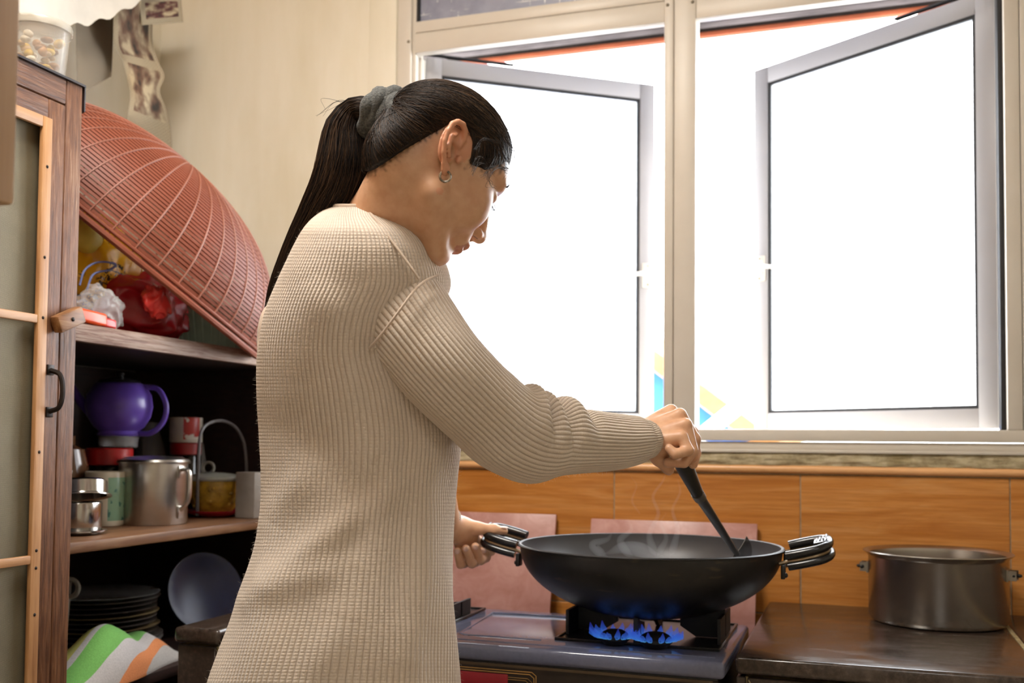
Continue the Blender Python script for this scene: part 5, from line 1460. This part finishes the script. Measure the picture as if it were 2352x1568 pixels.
# forehead part of the line runs across the head
fh = rng.random(N) < .30
st[fh] = np.stack([np.full(fh.sum(), .086), np.full(fh.sum(), .066), rng.uniform(-.06, .07, fh.sum())], -1)
capv = Lh[used]; capv = capv[poly_sd(capv[:, :2], HPOLY) < -.002]
fromcap = rng.random(N) < .55
st[fromcap] = capv[rng.integers(0, len(capv), fromcap.sum())]
inner = (rng.random(N) < .5) & ~fromcap
adv = np.where(inner, rng.random(N) * .75, np.where(fromcap, 0, rng.random(N) * .06))[:, None]
st = st + (TIE - st) * adv
s_par = np.linspace(0, 1, M_)
end = TIE + rng.normal(size=(N, 3)) * np.array([.004, .010, .010])
P = st[:, None, :] * (1 - s_par[None, :, None]) + end[:, None, :] * s_par[None, :, None]
ctr = np.array([.0, .03, 0]); 
P = P + (P - ctr) / np.linalg.norm(P - ctr, axis=2)[:, :, None] * .03 * np.sin(np.pi * s_par)[None, :, None]
lowst = np.clip((.055 - st[:, 1]) / .04, 0, 1) * np.clip((st[:, 0] + .02) / .03, 0, 1)
P[:, :, 1] += .045 * lowst[:, None] * np.sin(np.pi * s_par ** .8)[None, :]
flat = P.reshape(-1, 3)
for it in range(5):
    flat = flat - np.clip(hair_sd(flat), -.03, .03)[:, None] * grad(flat)
P2 = flat.reshape(N, M_, 3); lift = rng.random(N) ** 2 * .0032
off = grad(flat).reshape(N, M_, 3)
P2 = P2 + off * (lift[:, None, None] * np.sin(np.pi * (.15 + .8 * s_par))[None, :, None])
wave = .0016 * np.sin(s_par[None, :] * (6 + 5 * rng.random((N, 1))) + 6.28 * rng.random((N, 1)))
P2 = P2 + np.cross(off, TIE - P2 + 1e-6)[:, :, :] / .1 * wave[:, :, None]
strands('hair_strands', HC + P2 @ HB.T, .00040, person)
# ponytail
tail = catmull([(*at(885, 266, 1.455), .020), (*at(845, 258, 1.46), .021), (*at(812, 262, 1.465), .022), (*at(792, 300, 1.468), .029), (*at(788, 365, 1.47), .036), (*at(776, 425, 1.475), .0375), (*at(742, 490, 1.485), .034), (*at(698, 556, 1.495), .026), (*at(662, 612, 1.50), .018), (*at(634, 664, 1.505), .0115), (*at(614, 708, 1.51), .004)], 60)
core = MB().tube([p[:3] for p in tail], [max(.002, p[3] * .80) for p in tail], 20)
o = core.build('ponytail', M_hair, person, smooth=True)
sh = np.zeros((len(o.data.vertices), 4), np.float32); sh[:, 0] = .15; sh[:, 3] = 1
o.data.color_attributes.new('shade', 'FLOAT_COLOR', 'POINT').data.foreach_set('color', sh.ravel())
N = 4200; M_ = 26
ti = np.linspace(0, 59, M_).astype(int); cp = tail[ti, :3]; cr = tail[ti, 3]
Tt = np.gradient(cp, axis=0); Tt /= np.linalg.norm(Tt, axis=1)[:, None]; n1 = np.cross(Tt, FWD); n1 /= np.linalg.norm(n1, axis=1)[:, None]; n2 = np.cross(Tt, n1)
ang = rng.random(N) * 2 * math.pi; rad_ = np.sqrt(rng.uniform(.5, 1.0, N))
wob = ang[:, None] + .35 * np.sin(np.linspace(0, 3, M_)[None, :] + 6.28 * rng.random((N, 1)))
rw = rad_[:, None] * (1 + .05 * np.sin(np.linspace(0, 5, M_)[None, :] * (1 + rng.random((N, 1))) + 6.28 * rng.random((N, 1))))
lenf = rng.uniform(.86, 1., N)
Pt = cp[None] + (rw * cr[None])[:, :, None] * (np.cos(wob)[:, :, None] * n1[None] + np.sin(wob)[:, :, None] * n2[None])
strands('ponytail_strands', Pt, .00042, o)
# loose hairs round the temple, forehead and nape
paths = []
def loose(p0, p1, p2, n, jit, d=1.40):
    for _ in range(n):
        q = [np.array(a, float) + rng.normal(size=2) * jit for a in (p0, p1, p2)]
        dd_ = d + rng.normal() * .006
        paths.append(catmull([at(*a, dd_) for a in q], 12))
loose((1090, 345), (1112, 318), (1150, 330), 4, 5, 1.365); loose((1085, 398), (1100, 365), (1128, 395), 7, 7, 1.362); loose((1110, 404), (1140, 380), (1165, 395), 9, 6, 1.37)
loose((1160, 318), (1184, 352), (1170, 402), 7, 3, 1.40); loose((1150, 385), (1172, 395), (1165, 408), 8, 4, 1.40); loose((1125, 398), (1120, 425), (1135, 432), 6, 6, 1.365)
loose((985, 225), (1000, 205), (1020, 215), 4, 8, 1.44); loose((800, 240), (770, 235), (740, 262), 5, 10, 1.46); loose((745, 380), (715, 470), (690, 520), 8, 8, 1.47); loose((830, 300), (838, 360), (850, 420), 14, 5, 1.46)
strands('loose_hairs', np.array(paths), .00028, person, np.full(len(paths), .45))
# brow and lashes of the far eye, brow of the near eye
bw = []
for s in (-1, 1):
    for _ in range(60):
        w_ = rng.uniform(.012, .046) * s; v_ = .030 + .006 * math.sin((abs(w_) - .012) / .034 * 2.6) + rng.normal() * .0015
        p = H(.1005 - .35 * (abs(w_) - .012) ** 1.0 * .6, v_, w_); q_ = p + HR * s * .006 + HU * .002 + HF * -.001
        bw.append(catmull([p - HF * .001, (p + q_) / 2 + HF * .0012, q_], 6))
    for _ in range(26):
        w_ = (.030 + rng.uniform(-.012, .013)) * s; p = H(.0925, .0015, w_); bw.append(catmull([p, p + HF * .005 - HU * .003, p + HF * .009 - HU * .001], 6))
strands('eyebrow_hairs', np.array(bw), .0004, person, np.full(len(bw), .1))
# grey fabric hair tie: several twisted loops
M_tie = plain('charcoal_fabric', '5f605e', .95, var=.3, scale=300, bump=.5, bscale=500)
tie0 = at(938, 272, 1.446); tie1 = at(852, 260, 1.458); td = tie1 - tie0; td /= np.linalg.norm(td); tn = np.cross(td, FWD); tn /= np.linalg.norm(tn); tb_ = np.cross(td, tn)
hairtie = None
for k in range(4):
    c_ = tie0 + (tie1 - tie0) * (k + .3) / 3.6
    Rk = (.026, .0295, .029, .0265)[k]
    lp = [c_ + td * (.006 * math.sin(a + k * .7)) + Rk * (1 + .06 * math.sin(3 * a + k)) * (math.cos(a) * tn + math.sin(a) * tb_) for a in np.linspace(0, 2 * math.pi, 40, endpoint=False)]
    rads = [.0118 + .0018 * math.sin(5 * a + k * 2) for a in np.linspace(0, 2 * math.pi, 40, endpoint=False)]
    o = MB().tube(lp, rads, 12, closed=True).build('hair_tie' if k == 0 else 'tie_loop', M_tie, person if k == 0 else hairtie, smooth=True)
    hairtie = hairtie or o
kp = [at(x, y, d) for x, y, d in ((882, 312, 1.425), (892, 290, 1.412), (906, 264, 1.408), (922, 240, 1.412), (916, 227, 1.42), (900, 236, 1.410), (908, 262, 1.400), (930, 262, 1.408), (938, 246, 1.42))]
MB().tube(catmull(kp, 60), .0085, 12, flat=1.2).build('tie_knot', M_tie, hairtie, smooth=True)

# ------------------------------------------------------------------ sweater
def knit_mat(name='cream_ribbed_knit', row=.45):
    t = NT(name)
    uv = t.n('ShaderNodeTexCoord').outputs['UV']; sp = t.n('ShaderNodeSeparateXYZ'); t.l(uv, sp.inputs[0])
    a = t.math('ABSOLUTE', t.math('SINE', t.math('MULTIPLY', sp.outputs[0], math.pi)))
    b = t.math('ABSOLUTE', t.math('SINE', t.math('MULTIPLY', sp.outputs[1], math.pi)))
    h = t.math('MULTIPLY', t.math('POWER', a, .7), t.math('ADD', 1 - row, t.math('MULTIPLY', t.math('POWER', b, .6), row)))
    fz = t.noise(t.coord((1, 1, 1)), 420, 3); patch = t.noise(t.coord((1, 1, 1)), 6, 3)
    c = t.ramp(patch, [(.3, lin('d6c5b3')), (.7, lin('decfc0'))])
    c = t.mix(t.ramp(h, [(.1, (.45, .45, .45)), (.5, (0, 0, 0))]), c, lin('a98f78'))
    t.set(c, .95, spec=.15)
    t.p.inputs['Sheen Weight'].default_value = .35; t.p.inputs['Sheen Roughness'].default_value = .5
    t.bump(t.math('ADD', h, t.math('MULTIPLY', fz, .35)), .65, .0026)
    return t.m
M_knit = knit_mat(row=.36); M_knit_s = knit_mat('cream_ribbed_knit_sleeve', .18)
def loft(name, P, rib_u, rib_v, parent, mat=None):
    """P: (rows, cols, 3)"""
    nr, nc, _ = P.shape
    Pw = np.concatenate([P, P[:, :1]], 1); i = np.arange(nr * (nc + 1)).reshape(nr, nc + 1)
    q = np.stack([i[:-1, :-1], i[:-1, 1:], i[1:, 1:], i[1:, :-1]], -1).reshape(-1, 4)
    U_, V_ = np.meshgrid(np.linspace(0, rib_u, nc + 1), np.linspace(0, rib_v, nr))
    me = np_mesh(name, Pw.reshape(-1, 3), q, np.stack([U_, V_], -1).reshape(-1, 2))
    bm = bmesh.new(); bm.from_mesh(me); bmesh.ops.remove_doubles(bm, verts=bm.verts, dist=1e-5); bmesh.ops.recalc_face_normals(bm, faces=bm.faces); bm.to_mesh(me); bm.free()
    return link_mesh(name, me, mat or M_knit, parent, smooth=True)
# rows: picture height, left edge, right edge, depth of the centre, half thickness
rows_ = np.array([
    (500, 790, 858, 1.50, .050), (482, 772, 872, 1.50, .060), (474, 758, 884, 1.50, .066), (480, 741, 902, 1.50, .080), (496, 722, 925, 1.50, .105), (520, 703, 966, 1.50, .130), (556, 683, 1002, 1.51, .152),
    (600, 663, 1022, 1.52, .166), (650, 641, 1034, 1.53, .174), (720, 614, 1008, 1.54, .178), (800, 599, 1002, 1.55, .176), (900, 597, 1040, 1.56, .172), (1000, 603, 1057, 1.57, .168), (1100, 607, 1048, 1.57, .166),
    (1180, 604, 1041, 1.57, .168), (1260, 588, 1039, 1.57, .176), (1340, 565, 1041, 1.57, .186), (1420, 543, 1045, 1.57, .196), (1500, 516, 1049, 1.57, .204), (1568, 493, 1053, 1.57, .208), (1660, 470, 1060, 1.57, .212), (1720, 468, 1062, 1.57, .210)])
NR, NRIB = 360, 132; NC = NRIB * 6
tr_ = np.concatenate([[0], np.cumsum(np.hypot(np.diff(rows_[:, 0]), np.diff(rows_[:, 1]) * .7))]); tq = np.linspace(0, tr_[-1], NR)
def pch(x, xp, yp):
    """smooth monotone-ish interpolation"""
    P_ = catmull_1d(xp, yp, x); return P_
def catmull_1d(xp, yp, x):
    m_ = np.gradient(yp, xp); i = np.clip(np.searchsorted(xp, x, side='right') - 1, 0, len(xp) - 2); h = xp[i + 1] - xp[i]; s = (x - xp[i]) / h
    return (2 * s**3 - 3 * s**2 + 1) * yp[i] + (s**3 - 2 * s**2 + s) * h * m_[i] + (-2 * s**3 + 3 * s**2) * yp[i + 1] + (s**3 - s**2) * h * m_[i + 1]
RWS = np.stack([catmull_1d(tr_, rows_[:, k], tq) for k in range(5)], -1)
phi = np.linspace(0, 2 * math.pi, NC, endpoint=False)
P = np.zeros((NR, NC, 3))
rib = .0008 * (np.abs(np.sin(phi * NRIB / 2)) - .6)
# broad folds of the hanging fabric: (picture x, y at start), (x, y at end), width px, depth m
folds = [((640, 1330), (900, 1120), 34, .010), ((590, 1380), (800, 1290), 36, .008), ((860, 1080), (800, 1300), 30, -.007), ((700, 980), (840, 1150), 40, -.006), ((930, 930), (905, 1400), 34, -.008), ((975, 1180), (930, 1500), 36, .008), ((820, 760), (850, 960), 30, -.006), ((720, 640), (800, 760), 45, .005), ((780, 1420), (730, 1568), 40, .008), ((640, 1200), (720, 1080), 36, .007)]
for i in range(NR):
    y, l, r_, d, b = RWS[i]
    c = at((l + r_) / 2, y, d); a = (r_ - l) / 2 * d / F_PX
    f_ = c - _O; f_ = f_ / np.linalg.norm(f_); rt = RT - f_ * (RT @ f_); rt /= np.linalg.norm(rt); up_ = np.cross(rt, f_)
    ce = np.sign(np.cos(phi)) * np.abs(np.cos(phi)) ** .92; se = np.sign(np.sin(phi)) * np.abs(np.sin(phi)) ** .92
    ring = c + a * ce[:, None] * rt - b * se[:, None] * f_      # sin>0 faces the camera
    nrm2 = np.cos(phi)[:, None] * rt / max(a, .02) - np.sin(phi)[:, None] * f_ / b; nrm2 /= np.linalg.norm(nrm2, axis=1)[:, None]
    disp = rib.copy()
    X = (l + r_) / 2 + (r_ - l) / 2 * ce
    for (x0, y0), (x1, y1), wd, dp in folds:
        L2 = (x1 - x0) ** 2 + (y1 - y0) ** 2; t = np.clip(((X - x0) * (x1 - x0) + (y - y0) * (y1 - y0)) / L2, 0, 1)
        dist = np.hypot(X - x0 - t * (x1 - x0), y - y0 - t * (y1 - y0))
        disp = disp + np.where(np.sin(phi) > -.1, dp * np.exp(-(dist / wd) ** 2) * np.sin(np.pi * (.15 + .7 * t)), 0)
    disp = disp + .003 * np.sin(phi * 7 + y * .012) * np.clip((y - 900) / 600, 0, 1)
    P[i] = ring + nrm2 * disp[:, None]
P_tor = P
sweater = loft('sweater', P, NRIB / 1., 165, person)
tag(sweater, 'cream ribbed knit sweater')
# sleeves
def sleeve(name, pts, NR=240, nrib=54, cuff=.93, folds=(), flatn=1.):
    Q = catmull([(*at(x, y, d), hw * d / F_PX) for x, y, d, hw in pts], NR)
    C_ = Q[:, :3]; T_ = np.gradient(C_, axis=0); T_ /= np.linalg.norm(T_, axis=1)[:, None]
    NC = nrib * 8; ph = np.linspace(0, 2 * math.pi, NC, endpoint=False)
    P = np.zeros((NR, NC, 3)); ribn = np.abs(np.sin(ph * nrib / 2)) ** .8 - .6
    nn = None
    for i in range(NR):
        s = i / (NR - 1)
        a_ = -FWD if nn is None else nn
        nn = a_ - T_[i] * (a_ @ T_[i]); nn /= np.linalg.norm(nn); bb = np.cross(T_[i], nn)
        # bb points up/inner side in the picture
        if bb @ UPV < 0: bb = -bb
        r_ = Q[i, 3]
        amp = .0013 if s < cuff else .0011
        rr_ = r_ * np.ones(NC) + amp * ribn
        for (s0, ws, a0, wa, dp) in folds:
            rr_ = rr_ + dp * np.exp(-((s - s0) / ws) ** 2) * np.exp(-(((ph - a0 + math.pi) % (2 * math.pi) - math.pi) / wa) ** 2)
        if s > cuff: rr_ = rr_ - .0025 * min(1, (s - cuff) / .012) + .001 * math.sin((s - cuff) * 160)
        P[i] = C_[i] + (rr_ * np.cos(ph))[:, None] * nn * flatn + (rr_ * np.sin(ph))[:, None] * bb
    # turn the cuff inwards
    last = P[-1]; cen = C_[-1]
    ins = np.stack([cen + (last - cen) * k + T_[-1] * o for k, o in ((.95, .0015), (.88, .0005), (.84, -.012))])
    return loft(name, np.concatenate([P, ins]), nrib, 230, person, M_knit_s)
hp = math.pi / 2
fd = [(.555, .020, hp, .75, .012), (.595, .014, hp, .8, -.016), (.625, .016, hp, .75, .011), (.66, .013, hp, .9, -.013), (.69, .022, hp, .8, .010), (.735, .016, hp, .8, -.012), (.45, .03, hp + .6, .6, .004), (.62, .05, -hp, .9, .008), (.25, .04, hp * .3, .6, -.004), (.60, .012, .5, .5, -.005), (.66, .012, .4, .5, -.006)]
sl = sleeve('sleeve', [(858, 632, 1.535, 92), (876, 665, 1.495, 112), (905, 704, 1.456, 120), (955, 768, 1.430, 113), (1008, 835, 1.425, 106), (1060, 890, 1.443, 103), (1110, 938, 1.465, 101), (1160, 980, 1.492, 104), (1212, 1002, 1.52, 98), (1270, 1005, 1.552, 88), (1340, 1012, 1.595, 74), (1410, 1014, 1.637, 65), (1455, 1011, 1.662, 57), (1478, 1009, 1.675, 50), (1496, 1006, 1.685, 44)], folds=fd)
sleeve('sleeve', [(930, 600, 1.69, 85), (950, 800, 1.80, 72), (972, 1000, 1.92, 56), (985, 1110, 2.01, 46), (1008, 1165, 2.06, 34), (1040, 1192, 2.10, 25)], 120, 36, .9)
# seams
def seam(pts, r=.0028):
    MB().tube(catmull([at(*p) for p in pts], 40), r, 8, flat=.8).build('seam', M_knit, sweater, smooth=True)
seam([(1005, 632, 1.395), (975, 646, 1.376), (948, 672, 1.362), (915, 716, 1.356), (878, 765, 1.366), (848, 800, 1.380)], .0022)
seam([(846, 484, 1.420), (868, 510, 1.389), (905, 560, 1.369), (945, 615, 1.360), (962, 640, 1.362)], .0020)
k0_ = int(np.argmin(np.abs(RWS[:60, 0] - 474) + (np.arange(60) < 6) * 99))
MB().tube(P_tor[k0_][::12], .0036, 8, closed=True).build('neckline_band', M_knit_s, sweater, smooth=True)
# edge of the open back
MB().tube(catmull([at(*p) for p in ((640, 690, 1.52), (612, 712, 1.50), (600, 745, 1.49), (597, 790, 1.485), (604, 832, 1.47), (614, 800, 1.455), (618, 750, 1.45), (632, 700, 1.45))], 50), .0042, 10).build('neckline_band', M_knit, sweater, smooth=True)

# woolly fuzz standing off the knit
def fuzz(o, n, seed):
    me = o.data; r2 = np.random.default_rng(seed); nv = len(me.vertices)
    co = np.empty(nv * 3, np.float32); me.vertices.foreach_get('co', co); co = co.reshape(-1, 3) + np.array(world_loc(person), np.float32)
    no = np.empty(nv * 3, np.float32); me.vertices.foreach_get('normal', no); no = no.reshape(-1, 3)
    k = r2.integers(0, nv, n); p = co[k].astype(float); d = no[k] + .7 * r2.normal(size=(n, 3)); d /= np.linalg.norm(d, axis=1)[:, None]
    ln = r2.uniform(.001, .0042, n)[:, None]; bend = r2.normal(size=(n, 3)) * .0018
    return np.stack([p, p + d * ln * .5 + bend * .3, p + d * ln + bend], 1)
fz = np.concatenate([fuzz(sweater, 9000, 1), fuzz(sl, 5000, 2)])
f_o = strands('wool_fuzz', fz, .00009, sweater)
f_o.data.materials.clear(); f_o.data.materials.append(plain('wool_fibre', 'e0d6c6', .9, var=.05))
# necklace cord at the nape
MB().tube(catmull([at(*p) for p in ((800, 474, 1.50), (816, 463, 1.462), (836, 463, 1.445), (856, 473, 1.437), (872, 490, 1.432))], 24), .0009, 6).build('necklace_cord', plain('dark_cord', '2d211c', .5), person, smooth=True)

# ------------------------------------------------------------------ trousers and slippers below the frame
M_trous = plain('dark_trousers', '2c2c33', .9, var=.2)
hipc = at(780, 1690, 1.57)
for s, nm in ((-1, 'trouser_leg'), (1, 'trouser_leg')):
    off = (math.sin(.9) * FWD * .09 * s + RT * .03 * -s)
    p0 = np.array([hipc[0], hipc[1], .78]) + off * .6; p1 = np.array([hipc[0], hipc[1], .46]) + off; p2 = np.array([hipc[0], hipc[1], .05]) + off * 1.1
    MB().tube(catmull([(*p0, 0), (*p1, 0), (*p2, 0)], 16)[:, :3], list(np.linspace(.105, .065, 16)), 24).build(nm, M_trous, person, smooth=True)
    MB().ball(p2 + F0 * .05 + np.array([0, 0, -.0135]), (.06, .11, .035), 18, 10).build('slipper', plain('brown_slipper', '5b4334', .7), person, smooth=True)

# ------------------------------------------------------------------ spatula held in the right hand
M_grip = plain('black_plastic_grip', '26241f', .35, var=.15, scale=80)
M_shaft = plain('dark_steel_shaft', '5c5a58', .3, .7, var=.15)
s0 = at(1531, 985, 1.715); s1 = at(1603, 1135, 1.82); s2 = at(1692, 1272, 1.965); 
spat = empty('spatula', tuple(s2), 'black-handled wok spatula held in her right hand, blade in the wok', 'spatula')
dv = (s1 - s0) / np.linalg.norm(s1 - s0)
MB().tube(catmull([(*(s0 + (s1 - s0) * t), 0) for t in (0, .3, .6, .85, 1)], 24)[:, :3], list(np.interp(np.linspace(0, 1, 24), [0, .1, .5, .8, 1], [.009, .0145, .0155, .012, .0105])), 20).build('grip', M_grip, spat, smooth=True)
MB().tube([s1 - (s2 - s1) * .02, s1 + (s2 - s1) * .06], [.0118, .0112], 18).build('grip_ferrule', plain('grey_ferrule', '6a6762', .35, .5), spat, smooth=True)
MB().tube([s1 + (s2 - s1) * t for t in (.02, .3, .6, .9, 1.)], [.0102, .0092, .008, .0065, .006], 16, flat=.8).build('shaft', M_shaft, spat, smooth=True)
# curved blade
bd = s2 - s1; bd /= np.linalg.norm(bd)
e_up = at(1728, 1228, 1.985) - s2; e_dn = at(1668, 1287, 1.95) - s2
wide = e_up / np.linalg.norm(e_up); hd_ = bd - wide * (bd @ wide); hd_ /= np.linalg.norm(hd_); nb_ = np.cross(wide, hd_)
g = MB(); nu, nv = 10, 8; top_ = []; bot_ = []
for i in range(nu):
    for j in range(nv):
        s_ = -.040 + .090 * i / (nu - 1); t = -.004 + .075 * j / (nv - 1)
        w2 = .85 + .15 * math.sin(j / (nv - 1) * 2)
        p = s2 + wide * s_ * w2 + hd_ * t + nb_ * (.9 * s_ * s_ * 3 + .012 * (j / (nv - 1)) ** 2)
        top_.append(p); bot_.append(p + nb_ * -.0016)
fs = []
for i in range(nu - 1):
    for j in range(nv - 1):
        a = i * nv + j; fs.append((a, a + nv, a + nv + 1, a + 1)); b_ = a + nu * nv; fs.append((b_ + 1, b_ + nv + 1, b_ + nv, b_))
ed = [i * nv for i in range(nu)] + [(nu - 1) * nv + j for j in range(1, nv)] + [i * nv + nv - 1 for i in range(nu - 2, -1, -1)] + [j for j in range(nv - 2, 0, -1)]
for k in range(len(ed)):
    a, b_ = ed[k], ed[(k + 1) % len(ed)]; fs.append((a, b_, b_ + nu * nv, a + nu * nv))
g.add(top_ + bot_, fs); g.build('blade', plain('blade_steel', '6f6d6c', .22, .9, var=.1), spat, smooth=True)
# ------------------------------------------------------------------ thin steam curling up from the wok
def steam_mat():
    t = NT('steam'); t.t.nodes.remove(t.p)
    v = t.n('ShaderNodeVolumeScatter'); v.inputs['Color'].default_value = (.97, .97, 1, 1); v.inputs['Density'].default_value = 9.
    v.inputs['Anisotropy'].default_value = .2
    t.l(v.outputs[0], t.out.inputs['Volume']); return t.m
stm = MB(); r3 = np.random.default_rng(5)
def wisp(pts, r0, d=2.03):
    q = catmull([(*at(x, y, d + dd), rr * d / F_PX) for x, y, dd, rr in pts], 40)
    stm.tube([p[:3] for p in q], [max(.0012, p[3]) for p in q], 10)
wisp([(1506, 1276, 0, 1), (1500, 1262, 0, 10), (1492, 1225, .01, 7), (1512, 1180, .02, 5), (1500, 1140, .02, 4), (1522, 1105, .03, 3), (1530, 1085, .03, 1)], 1)
wisp([(1540, 1276, .02, 1), (1545, 1262, .02, 9), (1556, 1215, .02, 6), (1545, 1170, .0, 4), (1562, 1130, .0, 3), (1556, 1100, .0, 1)], 1)
wisp([(1455, 1278, .03, 1), (1440, 1268, .03, 10), (1425, 1240, .03, 9), (1450, 1215, .03, 5), (1440, 1190, .03, 2)], 1)
wisp([(1396, 1280, .0, 1), (1380, 1270, .0, 11), (1362, 1250, .0, 10), (1395, 1238, .0, 6), (1405, 1225, .0, 2)], 1)
wisp([(1530, 1280, -.02, 1), (1500, 1275, -.02, 12), (1470, 1262, -.02, 18), (1430, 1258, -.02, 14), (1400, 1268, -.02, 5), (1385, 1272, -.02, 1)], 1)
wisp([(1510, 1276, .05, 1), (1515, 1265, .05, 8), (1530, 1235, .05, 6), (1518, 1200, .05, 3), (1530, 1178, .05, 1)], 1)
wisp([(1470, 1180, .03, 2), (1452, 1150, .03, 3), (1462, 1115, .03, 2), (1450, 1095, .03, 1)], 1)
o = stm.build('steam', steam_mat(), smooth=True)
tag(o, 'thin white steam curling up from the wok', 'steam', kind='stuff')
